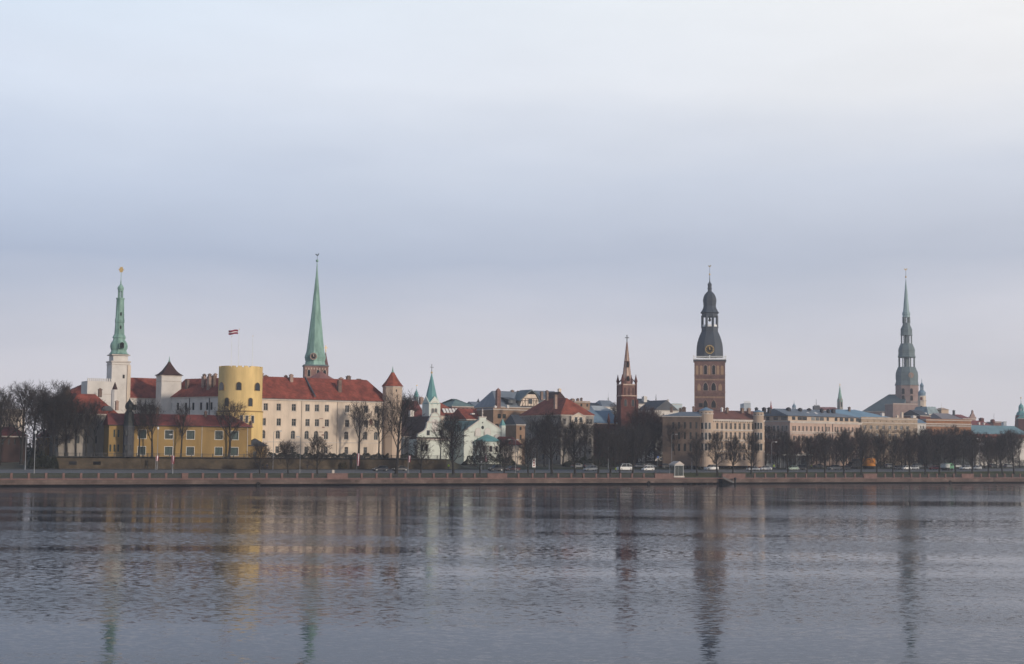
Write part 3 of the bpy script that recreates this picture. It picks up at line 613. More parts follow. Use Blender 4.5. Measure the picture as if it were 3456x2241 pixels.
# long yellow front building
F = Fac(367, 848, ya=403, yb=419, z=ZT); r = F.root('yellow_building', 'long ochre two storey building with low red roof below the castle', 'building'); H = F.Z(380, 1434); D = 8.5
holes = row(F, 1451, 1480, (480, 570, 643.5, 739, 792), 27)+row(F, 1507, 1535, (478, 569, 642, 738, 791), 26)+row(F, 1450, 1475, (386, 400), 6)+row(F, 1500, 1524, (372, 386, 399), 6)
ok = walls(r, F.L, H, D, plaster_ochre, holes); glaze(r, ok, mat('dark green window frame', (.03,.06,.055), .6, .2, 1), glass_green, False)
b = MB(); 
for u0, u1, a, c, ar in ok:
    if u1-u0 > 1.2:
        o_ = MB(); e = .11; o_.box(u0-e, u0, -.04, .03, a-e, c+e); o_.box(u1, u1+e, -.04, .03, a-e, c+e); o_.box(u0, u1, -.04, .03, c, c+e); o_.box(u0, u1, -.04, .03, a-e, a); o_.build('window_surround', frame_white, r)
b = MB(); b.hip(-.4, F.L+.45, -.5, D+.5, H, F.Z(620, 1399, D/2)-H, .5, 5.2); b.build('roof', tile_maroon, r)
b = MB(); b.box(-.4, F.L+.45, -.57, -.46, H-.1, H+.04); b.build('gutter', iron, r)
for p in (681, 835): b = MB(); u = F.U(p); b.box(u-.06, u+.06, -.14, -.02, 0, H-.1); b.build('downpipe', frame_pale, r)
for q in ((694, 1388, 1408, 8, 3.5), (531, 1376, 1402, 8, 5.5), (814, 1403, 1420, 6, 5), (829, 1405, 1430, 7, 4.5), (848, 1421, 1444, 6, 3.5)): chimney(r, F, *q)
u, z = F.uz(821, 1516); window(r, u, z-.5, .55, .8, False, frame_dark, glass_dark)
mat('black green tin', (.012,.017,.018), .6, .2, .5)
lathe_at('oriel_tower', 'dark onion topped oriel tower standing before the yellow building', 'tower', 432, 1540, 402.5, [
    ('wall', mat('grey weathered boards', (.055,.057,.065), .8, .25, .5), [(1541, 17.5), (1440, 17.5)], 8, pi/8), ('eaves', tin_dark, [(1440, 19), (1437, 19)], 8, pi/8), ('roof', MATS['black green tin'], [(1437, 18.5), (1428, 16.5), (1400, 15), (1391, 13), (1386, 9), (1380, 9)], 8, pi/8),
    ('onion_dome', MATS['black green tin'], [(1381, 10), (1379, 13), (1372, 14), (1364, 13), (1357, 8), (1352, 4), (1346, 1), (1341, .4)], 8, pi/8)], zb=ZT-.8)
for i, (pt, pb_) in enumerate(((1452, 1470), (1500, 1519))):
    q = [o_ for o_ in COL.objects if o_.name == 'oriel_tower'][0]
    for dx in (-.62, 0, .62): arch_plaque(q, 'window', dx-.4, -1.25, at(432, pb_, 402.5).z-q.location.z, .42, 1.4, glass_dark, 0, False)
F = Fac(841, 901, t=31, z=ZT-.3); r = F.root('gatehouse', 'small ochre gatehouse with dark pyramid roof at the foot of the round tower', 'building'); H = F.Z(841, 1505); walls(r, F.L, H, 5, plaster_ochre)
b = MB(); b.hip(-.4, F.L+.4, -.4, 5.4, H, F.Z(868, 1480, 2.5)-H, F.L/2+.2, F.L/2+.2); b.build('roof', tin_dark, r)
b = MB(); u = F.U(860, 1517); b.box(u-.5, u+.5, -.03, .1, .1, 2.0); b.build('door', frame_dark, r)
# terrace retaining wall and its railing
sA, sB = qs(qpt(190, 28.2, 1550)), qs(qpt(1506, 28.2, 1550)); Lr = sB-sA
r = empty('retaining_wall', 'mossy brown rubble wall holding up the castle terrace behind the road', 'wall', qw(sA, 28.0, 3.0), QA)
b = MB(); b.box(0, Lr, 0, .6, 0, 3.7); b.build('wall', rubble, r); b = MB(); b.box(-.1, Lr+.1, -.12, .7, 3.703, 3.95); b.build('coping', wet_stone, r)
for u0, m_ in ((3.2, dark_void), (9.5, wet_stone)): b = MB(); b.box(u0, u0+2, -.03, .1, 1.9, 2.8); b.build('niche', m_, r)
r = empty('terrace_railing', 'dark iron railing on top of the castle terrace wall', 'railing', qw(sA, 28.3, 6.95), QA); n = int(Lr/3); m_ = MB()
b = MB(); b.box(0, Lr, -.03, .03, .95, 1.03); b.box(0, Lr, -.03, .03, .1, .16); b.build('rail', iron, r)
b = MB(); [b.box(i*.25, i*.25+.035, -.02, .02, .16, .95) for i in range(int(Lr/.25))]; b.build('bars', iron, r)
pm2 = MB().box(-.09, .09, -.09, .09, 0, 1.15).mesh('post', iron)
for i in range(n+1): put('post', pm2, r, (Lr*i/n, 0, 0))
# ---------------------------------------------------------------- churches and spires
def clock(root, u, y, z, rad, ang=0, face=dark_void, ring=gold):
    b = MB(); b.prism([(rad*cos(2*pi*i/24), rad*sin(2*pi*i/24)) for i in range(24)], -.2, .3); o = b.build('clock_face', face, root, (u, y, z), ang)
    b = MB()
    for i in range(24):
        a0, a1 = 2*pi*i/24, 2*pi*(i+1)/24; q = [(rad*k*cos(a), rad*k*sin(a)) for a, k in ((a0, .98), (a1, .98), (a1, .86), (a0, .86))]; b.prism(q, -.26, -.19)
    for i in range(12):
        a = 2*pi*i/12; c_, s_ = cos(a), sin(a); b.prism([(rad*(.80*c_-.05*s_), rad*(.80*s_+.05*c_)), (rad*(.60*c_-.05*s_), rad*(.60*s_+.05*c_)), (rad*(.60*c_+.05*s_), rad*(.60*s_-.05*c_)), (rad*(.80*c_+.05*s_), rad*(.80*s_-.05*c_))], -.25, -.19)
    b.build('numerals', ring, o)
    b = MB(); b.prism([(-.07*rad, -.1*rad), (.07*rad, -.1*rad), (.11*rad, .4*rad), (0, .62*rad), (-.11*rad, .4*rad)], -.3, -.2); b.prism([(-.05*rad, 0), (.03*rad, -.06*rad), (.5*rad, .1*rad)], -.34, -.301); b.build('hand', ring, o); return o
def cross(root, name, c, h, m=gold, th=.12):
    b = MB(); b.box(c[0]-th, c[0]+th, c[1]-th, c[1]+th, c[2], c[2]+h); b.box(c[0]-h*.27, c[0]-th, c[1]-th*.9, c[1]+th*.9, c[2]+h*.58, c[2]+h*.58+2*th); b.box(c[0]+th, c[0]+h*.27, c[1]-th*.9, c[1]+th*.9, c[2]+h*.58, c[2]+h*.58+2*th); return b.build(name, m, root, (0,0,0))
def cock(root, c, s=1.0, m=gold):
    b = MB(); q = [(-1.1,.5),(-.8,1.05),(-.5,.75),(-.15,.45),(.35,.5),(.55,.95),(.8,1.15),(1.0,.95),(1.2,.85),(.95,.75),(.85,.35),(.45,-.15),(.1,-.25),(.1,-.6),(-.05,-.6),(-.1,-.25),(-.5,0),(-.85,.2)]
    s *= .8; b.prism([(x*s, z*s) for x, z in q], -.10*s, .10*s); return b.build('weathercock', m, root, c, -QA)
def sq_tower(name, label, pa, pb, t, ya, pt, z, wallm, D=None, cat='church tower'):
    F = Fac(pa, pb, t, ya, None, z) if ya is None else Fac(pa, pb, None, ya, None, z)
    return F, None
# --- brick church with the tall green needle spire, behind the castle wing
Y = 581; c0 = at(1062, 1300, Y); r = empty('spire_church', 'brick church with tall pale green needle spire and clock behind the castle', 'church', (c0.x, c0.y, 5.5), radians(12)); ang = radians(12); k = Y/FPX; hw = 37.5*k
zz = lambda py, px=1062: at(px, py, Y).z-5.5
b = MB(); b.box(-hw, hw, -hw, hw, 0, zz(1234)); b.build('wall', brick_old, r)
b = MB(); b.box(-hw-.3, hw+.3, -hw-.3, hw+.3, zz(1237), zz(1233)+.05); b.build('cornice', copper_dark, r)
b = MB(); [b.box(-hw+.3+i*1.06, -hw+.75+i*1.06, -hw-.1, -hw+.05, zz(1249), zz(1243)) for i in range(8)]; b.build('frieze', brick_pale, r)
for u in (-2.6, .9, 3.4): arch_plaque(r, 'belfry_opening', u, -hw, zz(1272), 1.1, zz(1250)-zz(1272), dark_void, 0, True, frame=brick_pale)
SP = [(1233, 35.5), (1226, 34), (1220, 32.5), (1216, 34), (1206, 36), (1200, 35), (1192, 32), (1184, 30), (1108, 21.5), (1048, 15), (989, 9.6), (926, 3.6), (884, .9)]
b = MB(); b.lathe([(h*k*1.0, zz(py, 1066)) for py, h in SP], 8, pi/8+radians(10)); b.build('spire', copper, r)
b = MB(); b.ball((0, 0, zz(880, 1066)), .55); b.build('ball', copper, r)
b = MB(); b.lathe([(.09, zz(882, 1066)), (.05, zz(862, 1066))], 6); b.build('rod', iron, r); cock(r, (0, 0, zz(862, 1066)), .9, copper_dark)
clock(r, -1.0, -35.5*k, zz(1205), 1.25*1.1, 0, dark_void, brick_pale)
c1 = at(1098, 1250, Y+8); rr_ = empty('brick_turret', 'slim dark rose spire with gold cross beside the needle spire church', 'church turret', (c1.x, c1.y, 5.5), QA)
lathe_part(rr_, 'wall', brick_old, [(1300, 10), (1236, 10)], 1098, Y+8); lathe_part(rr_, 'cornice', brick_old, [(1238, 12), (1234, 12)], 1098, Y+8); lathe_part(rr_, 'spire', mat('rose slate', (.15,.075,.075), .8), [(1234, 10), (1225, 8), (1188, .6)], 1098, Y+8)
cross(rr_, 'cross', (0, 0, at(1098, 1188, Y+8).z-5.5), 2.6)
ra = lathe_at('apse_roof_chapel', 'low rose brick chapel with conical red roof behind the castle ridge', 'chapel', 1082, 1290, 560, [('wall', brick_old, [(1330, 44), (1281, 44)], 12, 0), ('roof', mat('pink copper roof', (.26,.115,.10), .7, .2, .4), [(1281, 48), (1253, 1)], 12, 0)], zb=5.5)
# --- great brick cathedral tower with black baroque top
Y = 680; F = Fac(2343.5, 2447.5, ya=680, yb=678.2, z=5.5, py=1300); r = F.root('cathedral_tower', 'massive brown brick cathedral tower with black onion top, clock and gilded weathercock', 'church tower'); L = F.L; D = L
ZB = lambda py, px=2396: F.Z(px, py)
H = ZB(1218); b = MB(); b.box(0, L, 0, D, 0, H); b.build('wall', brick_dom, r)
b = MB(); b.box(-.5, L+.5, -.5, D+.5, H+.002, H+.6); b.build('gallery', tin_dark, r)
bal = MB(); h0, h1 = H+.62, ZB(1202)
for x in [i*(L+.8)/26-.4 for i in range(27)]: bal.box(x-.09, x+.09, -.42, -.28, h0, h1-.2)
bal.box(-.45, L+.45, -.46, -.24, h1-.2, h1); bal.box(-.45, L+.45, -.46, -.24, h0+.002, h0+.25)
for x in (-.3, L/2, L+.3): bal.box(x-.2, x+.2, -.5, -.2, h0+.01, h1+.5)
for x in (-.45, L+.25): bal.box(x, x+.18, -.22, D+.4, h1-.18, h1-.01); [bal.box(x, x+.18, j*D/14, j*D/14+.18, h0, h1-.2) for j in range(15)]
bal.build('balustrade', white_paint, r)
cc = (L/2, D/2); Yc = (F.A+F.u*L/2+F.n*D/2).y; PX = 2396
prof_local(r, 'lower_dome', lead, [(1206, 47), (1182, 47), (1170, 46), (1158, 44), (1146, 40.5), (1134, 36), (1122, 30.5), (1121, 29.5), (1107, 29)], cc, Yc, PX)
prof_local(r, 'parapet_base', lead, [(1107, 30.5), (1104, 30.5)], cc, Yc, PX)
prof_local(r, 'lantern_parapet', white_paint, [(1104, 28.6), (1097, 28.6)], cc, Yc, PX)
posts_local(r, 'lantern_post', lead, 1104, 1066, 26.5, cc, Yc, PX, 8, pi/8, .62)
prof_local(r, 'lantern_head', lead, [(1070, 28), (1059, 28)], cc, Yc, PX)
prof_local(r, 'onion_dome', lead, [(1059, 29), (1056, 33), (1054, 31), (1047, 26.5), (1040, 23.5), (1033, 22), (1024, 23), (1014, 24.2), (1004, 22), (995, 18), (987, 11), (983, 7)], cc, Yc, PX)
prof_local(r, 'upper_lantern', lead, [(983, 6.8), (976, 7), (974, 8.2), (971, 7), (966, 6.6), (962, 7.4), (959, 7.4), (955, 4.2), (950, 1.8), (930, .8)], cc, Yc, PX)
b = MB(); z_ = lambda py: at(PX, py, Yc).z-5.5; b.ball((cc[0], cc[1], z_(926)), .42); b.build('ball', gold, r)
b = MB(); b.lathe([(.1, z_(930)), (.06, z_(902))], 6, 0, *cc); b.build('rod', iron, r); cock(r, (cc[0], cc[1], z_(900)), .85)
b = MB(); b.lathe([(.25, z_(1085)), (.7, z_(1083)), (.5, z_(1076)), (.2, z_(1072))], 8, 0, *cc); b.lathe([(.08, z_(1072)), (.08, z_(1066))], 5, 0, *cc); b.build('bell', iron, r)
dm = 45.5*Yc/FPX*.93
clock(r, cc[0], cc[1]-dm-.1, ZB(1181)+.3, 2.05)
X6 = lambda x: 2050+x/2.806
Y6 = lambda y: 1100+y/2.806
def dpl(x0, x1, y0, y1, m, **k):
    u0, z0 = F.uz(X6(x0), Y6(y1)); u1, _ = F.uz(X6(x1), Y6(y1)); z1 = F.Z(X6((x0+x1)/2), Y6(y0)); return arch_plaque(r, k.pop('name', 'blind_niche'), (u0+u1)/2, 0, z0, u1-u0, z1-z0, m, 0, **k)
for a, c in ((836, 862), (874, 902), (954, 976), (1033, 1060), (1072, 1100)): dpl(a, c, 375, 460, ochre_niche)
for a, c in ((915, 944), (992, 1021)): dpl(a, c, 370, 460, dark_void, name='belfry_opening', frame=brick_pale)
for a, c in ((908, 952), (984, 1028)): dpl(a, c, 532, 612, dark_void, name='belfry_opening', pointed=True, frame=brick_pale)
for a, c in ((852, 884), (1052, 1085)): dpl(a, c, 546, 612, ochre_niche, pointed=True)
for a, c in ((908, 950), (984, 1028)): dpl(a, c, 700, 775, dark_void, name='belfry_opening', pointed=True, frame=ochre_niche)
dpl(866, 902, 730, 770, dark_void, name='belfry_opening', arched=False)
for y0, y1 in ((462, 468), (622, 628)): b = MB(); b.box(-.12, L+.12, -.15, 0, F.Z(2396, Y6(y1)), F.Z(2396, Y6(y0))); b.build('string_course', brick_old, r)
for yy in (505, 672):
    b = MB(); n = 22; zc = F.Z(2396, Y6(yy))
    for i in range(n): x = L*(i+.5)/n; b.prism([(x-.28, zc), (x, zc-.8), (x+.28, zc), (x, zc+.3)], -.08, .02)
    b.build('frieze', ochre_niche, r)
u0 = F.U(2371, 1270); b = MB(); [b.box(L*q-.12, L*q+.12, -.1, .02, ZB(1340), H-.6) for q in (.013, .987)]; b.build('corner_strip', brick_old, r)
# --- tall three tiered green steeple on the right
Y = 957; PX = 3062; c0 = at(PX, 1390, Y); r = empty('tiered_steeple', 'tall grey green three tiered baroque steeple with open galleries on rose stone tower', 'church tower', (c0.x, c0.y, 6), radians(24)); k = Y/FPX
zq = lambda py: at(PX, py, Y).z-6
hw = 37.5*k; cx8 = pi/8
P_ = lambda n_, m, q, n=8: lathe_part(r, n_, m, q, PX, Y, n, cx8)
rose = mat('rose weathered stone', (.27,.195,.18), .9, .2, .25)
P_('wall', rose, [(1440, 39), (1301, 38)]); P_('cornice', copper_grey, [(1301, 41), (1297, 39)])
P_('lower_dome', copper_dark, [(1297, 38.5), (1286, 36.5), (1280, 37), (1268, 37.5), (1256, 36), (1246, 32), (1239, 29)])
posts_local(r, 'gallery_post', copper_grey, 1240, 1206, 26.5, (0, 0), Y, PX, 8, cx8, .38)
b = MB(); b.lathe([(1.6, zq(1240)), (1.6, zq(1206))], 8); b.build('stair_core', copper_grey, r)
P_('middle_dome', copper_dark, [(1207, 29), (1205, 30), (1200, 28), (1193, 27), (1182, 28), (1172, 25), (1165, 21.5), (1160, 20)])
posts_local(r, 'gallery_post', copper_grey, 1161, 1131, 17.5, (0, 0), Y, PX, 8, cx8, .34)
b = MB(); b.lathe([(1.0, zq(1161)), (1.0, zq(1131))], 8); b.build('stair_core', copper_grey, r)
P_('upper_dome', copper_dark, [(1132, 20), (1129, 19.5), (1122, 19), (1112, 19.5), (1104, 16), (1097, 12.5), (1090, 12)])
posts_local(r, 'gallery_post', copper_grey, 1091, 1070, 11, (0, 0), Y, PX, 8, cx8, .5)
P_('needle_spire', mat('pale green copper', (.25,.35,.37), .6, .2, .4, streak=.3), [(1071, 13), (1066, 12), (1061, 13.5), (1055, 13), (1051, 10.3), (993, 5.4), (940, .6)])
b = MB(); b.ball((0,0,zq(935)), .6); b.build('ball', gold, r); b = MB(); b.lathe([(.14, zq(936)), (.08, zq(912))], 6); b.build('rod', iron, r); cock(r, (0,0,zq(911)), 1.2)
base = atan2(-c0.y, -c0.x)-radians(24)
for dpx, yt, yb_, wd, m in ((-12, 1312, 1331, 8, dark_void), (14, 1312, 1331, 8, dark_void), (-12, 1336, 1353, 8, dark_void), (14, 1336, 1353, 8, dark_void), (6, 1386, 1402, 9, dark_void), (25, 1386, 1402, 9, dark_void)):
    tower_window(r, PX+dpx, yt, yb_, wd, m, 37.2*k, True, None, PX, Y, deep=.5)
a_ = base+math.asin(14/38); clock(r, 36.5*k*cos(a_), 36.5*k*sin(a_), zq(1268), 1.7, a_+pi/2, rose, ochre_niche)
for py in (1357, 1333): P_('string_course', copper_grey if py > 1340 else rose, [(py+2, 39.5), (py, 39.5)])
F, r2, H = house('church_nave', 'long dark grey church roof left of the tiered steeple', 2912, 3040, 1388, 1331, ya=955, yb=942, z=6, D=28, wm=rose, rm=mat('dark grey copper sheet', (.085,.12,.135), .6, .15, .2, streak=.3), rl=13, rr=0, pref=3010)
F, r2, H = house('church_aisle', 'rose stone church front wall under the tiered steeple', 3015, 3100, 1362, None, ya=900, yb=904, z=6, D=10, wm=rose, rows=[(1385, 1402, (3068, 3087), 8, True, None)], par=.3)
# --- small white church tower with blue grey onion beside it
r = lathe_at('white_belfry', 'small cream belfry with dark onion dome beside the tiered steeple', 'church tower', 3112, 1392, 870, [('wall', plaster_cream, [(1430, 14.5), (1336, 13.5)]), ('cornice', trim_stone, [(1354, 15.5), (1351, 15.5)]), ('onion_dome', tin_blue, [(1337, 12), (1333, 12), (1328, 13), (1323, 12), (1319, 8), (1316, 6)], 12, 0), ('lantern', plaster_grey, [(1319, 5.5), (1315, 5.5)]), ('upper_onion', tin_blue, [(1305, 5), (1301, 6.5), (1297, 5), (1293, 2), (1288, .8), (1277, .4)], 12, 0)], zb=6)
posts_local(r, 'lantern_post', tin_blue, 1317, 1304, 4.5, (0,0), 870, 3112, 6, 0, .22)
tower_window(r, 3110, 1340, 1352, 8, mat('red clock dial', (.16,.05,.04), .7), 13.5*870/FPX*.97, True, None, 3112, 870); tower_window(r, 3110, 1370, 1384, 8, dark_void, 14*870/FPX*.97, True, None, 3112, 870)
# --- dark red brick gothic church
Y = 520; c0 = at(2115, 1400, Y); r = empty('gothic_church_tower', 'dark red brick gothic church tower with pinnacles and pale ribbed spire', 'church tower', (c0.x, c0.y, 5.4), radians(14)); k = Y/FPX; z5 = lambda py: at(2115, py, Y).z-5.4
h1, h2 = 26.5*k, 25*k; P5 = lambda n_, m, q, n=8, rot=pi/8: lathe_part(r, n_, m, q, 2115, Y, n, rot)
b = MB(); b.box(-h1, h1, -h1, h1, 0, z5(1336)); b.build('wall', brick_red, r)
b = MB(); b.box(-h2, h2, -h2, h2, z5(1336), z5(1299)); b.build('belfry_wall', brick_old, r)
b = MB(); b.box(-h1-.15, h1+.15, -h1-.15, h1+.15, z5(1338), z5(1335)); b.box(-h2-.2, h2+.2, -h2-.2, h2+.2, z5(1301), z5(1297)); b.build('cornice', brick_pale, r)
for sx_ in (-1, 1):
    for sy_ in (-1, 1):
        b = MB(); x, y = sx_*(h2-.1), sy_*(h2-.1); b.lathe([(.42, z5(1440)), (.42, z5(1290)), (.62, z5(1289)), (.55, z5(1284)), (.35, z5(1278)), (.05, z5(1264))], 8, 0, x, y); b.build('pinnacle', brick_red, r)
        b = MB(); b.add([(x*1, y*1, z5(1292)), (x*.5, y*.5, z5(1275)), (x*.5, y*.5, z5(1279)), (x*1, y*1, z5(1296)), (x*1+.15, y*1-.15*sx_*sy_, z5(1292)), (x*.5+.15, y*.5-.15*sx_*sy_, z5(1275)), (x*.5+.15, y*.5-.15*sx_*sy_, z5(1279)), (x*1+.15, y*1-.15*sx_*sy_, z5(1296))], [(0,1,2,3),(7,6,5,4),(0,4,5,1),(3,2,6,7),(0,3,7,4),(1,5,6,2)]); b.build('flying_buttress', brick_old, r)
P5('spire_base', brick_old, [(1299, 18), (1278, 14)]); P5('spire', brick_pale, [(1279, 14), (1222, 8.2), (1155, 1.4)]); P5('spire_band', brick_old, [(1223, 9.4), (1219, 9.4)])
b = MB(); R0_, R1_ = 14*k*1.05, 1.6*k
for i in range(8): a = pi/8+i*pi/4; b.tube((R0_*cos(a), R0_*sin(a), z5(1279)), (R1_*cos(a), R1_*sin(a), z5(1155)), .10, .06, 4)
b.build('spire_ribs', mat('rose spire ribs', (.2,.095,.085), .9), r)
for a, yy, w_, m in ((0, 1290, 1.0, dark_void), (0, 1240, .7, dark_void)):
    arch_plaque(r, 'lucarne', 0, -(12 if yy > 1250 else 9)*k, z5(yy), w_, 2.2, m, 0, True, pointed=True, frame=brick_old, th=.3)
cross(r, 'cross', (0, 0, z5(1156)), 2.7, iron, .12)
for u in (-1.5, 0, 1.5): arch_plaque(r, 'belfry_opening', u*1.0, -h2, z5(1334), .62, z5(1308)-z5(1334), mat('brown louvre', (.10,.055,.05), .9), 0, True, pointed=True)
for u in (-1.35, 1.35): arch_plaque(r, 'lancet_window', u, -h1, z5(1372), .95, z5(1347)-z5(1372), glass_dark, 0, True, pointed=True, frame=brick_old)
for sx_ in (-1, 1): b = MB(); b.box(sx_*h1-.45, sx_*h1+.45, -h1-.5, -h1+.3, 0, z5(1350)); b.build('buttress', brick_red, r)
F, r2, H = house('church_nave', 'dark red brick nave with blue grey roof left of the gothic tower', 1978, 2092, 1427, 1386, t=64, z=5.2, D=13, wm=brick_red, rm=tin_blue, rows=[(1445, 1500, (2000, 2022, 2044), 8, True, None)], cornice=brick_pale)
for px in (2053, 2075): u, z = F.uz(px, 1427); b = MB(); b.lathe([(.45, 0), (.45, z+.3), (.6, z+.5), (.05, z+3.4)], 8, 0, u, -.2); b.build('pinnacle', brick_red, r2)
# --- small far green spire
r = lathe_at('green_spired_church', 'distant slim church tower with pale green spire and grey belfry', 'church tower', 2835, 1380, 1000, [('wall', plaster_grey, [(1400, 9.5), (1354, 9)], 4, pi/4), ('spire', copper, [(1356, 9.2), (1348, 8), (1330, 5), (1303, .8)], 8, pi/8), ], zb=6)
for a in range(4): arch_plaque(r, 'gable', 8.8*1000/FPX*.72*sin(a*pi/2), -8.8*1000/FPX*.72*cos(a*pi/2), at(2835, 1356, 1000).z-6, 2.3, 2.6, plaster_grey, a*pi/2, True, pointed=True, th=.3)
cross(r, 'cross', (0,0,at(2835, 1304, 1000).z-6), 1.8); arch_plaque(r, 'belfry_opening', 0, -9.2*1000/FPX*.73, at(2835, 1373, 1000).z-6, 1.0, 3.3, dark_void, 0, True, th=.25)
# --- white pilgrim church: belfry, gabled fronts
F = Fac(1448, 1486, ya=505, yb=507.3, z=5.2, py=1380); r = F.root('white_church_tower', 'white church tower with four gables and teal spire topped by a cross', 'church tower'); L = F.L; D = L*1.12; H = F.Z(1466, 1362)
b = MB(); b.box(0, L, 0, D, 0, H); b.build('wall', plaster_mint, r); gh = F.Z(1466, 1337)-H
b = MB(); b.prism([(0, H), (L, H), (L/2, H+gh)], -.02, .3); b.prism([(0, H), (L, H), (L/2, H+gh)], D-.3, D+.02); b.build('gable', plaster_mint, r)
b = MB(); v = [(0-.02, 0, H), (0-.02, D, H), (0-.02, D/2, H+gh)]; b.add(v+[(.3, y, z) for x, y, z in v], [(0,2,1),(3,4,5),(0,1,4,3),(1,2,5,4),(2,0,3,5)]); v = [(L+.02, 0, H), (L+.02, D, H), (L+.02, D/2, H+gh)]; b.add(v+[(L-.3, y, z) for x, y, z in v], [(0,1,2),(3,5,4),(0,3,4,1),(1,4,5,2),(2,5,3,0)]); b.build('gable', plaster_mint, r)
b = MB(); b.gable_y(-.2, L+.2, .31, D-.31, H-.02, gh-.1); b.hip(.31, L-.31, -.2, D+.2, H-.01, gh-.08, 0, 0); b.build('roof', tin_teal, r)
b = MB(); ht = F.Z(1461, 1260, D/2); b.lathe([(L*.56, H+.1), (L*.47, H+gh*.55), (L*.40, H+gh+.6), (.12, ht)], 8, pi/8, L/2, D/2); b.build('spire', tin_teal, r)
b = MB(); b.ball((L/2, D/2, ht+.25), .38); b.build('ball', gold, r); cross(r, 'cross', (L/2, D/2, ht+.5), 2.6, iron, .07)
for q in ((1460, 1378, 1394, 8), (1470.5, 1378, 1394, 8)): u, z = F.uz(q[0], q[2]); arch_plaque(r, 'belfry_opening', u, 0, z, q[3]/F.k*1.15, F.Z(q[0], q[1])-z, mat('grey louvre', (.12,.13,.13), .8), 0, True, frame=trim_stone)
b = MB(); zc = F.Z(1466, 1367); b.prism([(L*.5+1.3*cos(pi*i/10), zc+1.3*sin(pi*i/10)) for i in range(11)]+[(L*.5+1.05*cos(pi-pi*i/10), zc+1.05*sin(pi-pi*i/10)) for i in range(11)], -.1, .05); b.build('arch_moulding', trim_stone, r)
X4 = lambda x: 1250+x/3.428
Y4 = lambda y: 1200+y/3.428
F = Fac(1408, 1518, t=66, z=5.2); r = F.root('baroque_gable_house', 'white house with curved baroque gable and brown red roof', 'building'); H = F.Z(1408, 1482)
G = [(540,945),(545,905),(575,892),(600,878),(625,860),(640,835),(648,800),(650,775),(668,765),(675,735),(690,712),(697,685),(715,667),(742,658),(770,667),(787,685),(795,710),(812,735),(820,765),(838,775),(842,805),(850,838),(866,860),(890,882),(915,902),(925,945)]
walls(r, F.L, H, 28, plaster_mint, row(F, 1500, 1522, (1425,), 9)+row(F, 1500, 1522, (1440,), 9))
b = MB(); b.prism([F.uz(X4(x), Y4(y)) for x, y in G][::-1], -.3, .5); b.build('gable', plaster_mint, r)
b = MB(); gp = [F.uz(X4(x), Y4(y)) for x, y in G]
for (x0, z0), (x1, z1) in zip(gp[1:-1], gp[2:]): b.tube((x0, -.38, z0), (x1, -.38, z1), .16, n=4)
b.build('gable_moulding', trim_stone, r); b = MB(); b.box(-.3, F.L+.3, -.45, .2, H-.3, H+.15); zc = F.Z(1468, Y4(775)); b.box(F.U(X4(648)), F.U(X4(842)), -.42, -.29, zc, zc+.3); zc = F.Z(1468, Y4(712)); b.box(F.U(X4(690)), F.U(X4(797)), -.42, -.29, zc, zc+.22); b.build('cornice', trim_stone, r)
for px in (1443.5, 1486): u, z = F.uz(px, 1469); arch_plaque(r, 'window', u, -.28, z, 1.1, 1.6, glass_dark, 0, False, frame=frame_white)
u, z = F.uz(X4(722), Y4(885)); arch_plaque(r, 'blind_niche', u+.6, -.28, z, 2.1, 4.2, plaster_white, 0, False, th=.05)
b = MB(); b.gable_y(.1, F.L-.1, .51, 27, H, F.Z(1467, 1404)-H); b.build('roof', tile_dark, r)
F2, r2, _ = house('side_house', 'low grey house with small windows left of the baroque gable', 1362, 1412, 1472, 1440, t=72, z=5.2, D=9, wm=plaster_grey, rm=tile_dark, rows=[(1488, 1510, (1368, 1383, 1399), 7, False, None)])
F = Fac(1566, 1702, t=60, z=5.2); r = F.root('white_church', 'white gabled church front with blind arches and green roof', 'church'); H = F.Z(1566, 1456); L = F.L
walls(r, L, H, 32, plaster_mint)
ux, zx = F.uz(1628, 1412); g2 = [(0, H), (L, H), (L, H+.3), F.uz(1640, 1417), (F.U(1639, 1412), F.Z(1639, 1408)), (F.U(1617, 1412), F.Z(1617, 1408)), F.uz(1616, 1418), (0, H+.3)]
b = MB(); b.prism(g2, -.25, .5); b.build('gable', plaster_mint, r)
b = MB(); b.tube((0, -.3, H+.25), (*[F.U(1616, 1418)], -.3, F.Z(1616, 1418)), .2, n=4); b.tube((L, -.3, H+.25), (F.U(1640, 1417), -.3, F.Z(1640, 1417)), .2, n=4); b.box(F.U(1615, 1408), F.U(1641, 1408), -.4, .6, F.Z(1628, 1409), F.Z(1628, 1406)); b.build('gable_moulding', trim_stone, r)
b = MB(); u, z = F.uz(1628, 1406); b.lathe([(.3, z), (.16, z+.5), (.28, z+1.0), (.2, z+1.6), (.28, z+2.0), (.05, z+2.6)], 8, 0, u, 0); b.build('statue_finial', trim_stone, r)
b = MB(); b.gable_y(-.3, L+.3, .51, 32, H+.02, zx-H-.6); b.build('roof', mat('green sheet roof', (.11,.185,.155), .6, .2, .3, streak=.4), r)
for x, y0, y1, w_ in ((1240, 840, 930, 60), (1350, 840, 930, 66), (1462, 912, 985, 56)):
    u, z = F.uz(X4(x), Y4(y1)); arch_plaque(r, 'blind_arch', u, -.24, z, w_/3.428/F.k*1.1, F.Z(X4(x), Y4(y0))-z, plaster_white, 0, True, frame=trim_stone, th=.12)
for x, y, s_ in ((1294, 832, 17), (1294, 776, 7)): u, z = F.uz(X4(x), Y4(y)); rd = s_/3.428/F.k; b = MB(); b.prism([(rd*cos(2*pi*i/16), 1.15*rd*sin(2*pi*i/16)) for i in range(16)], -.06, .05); b.build('round_window', dark_void, r, (u, -.25, z))
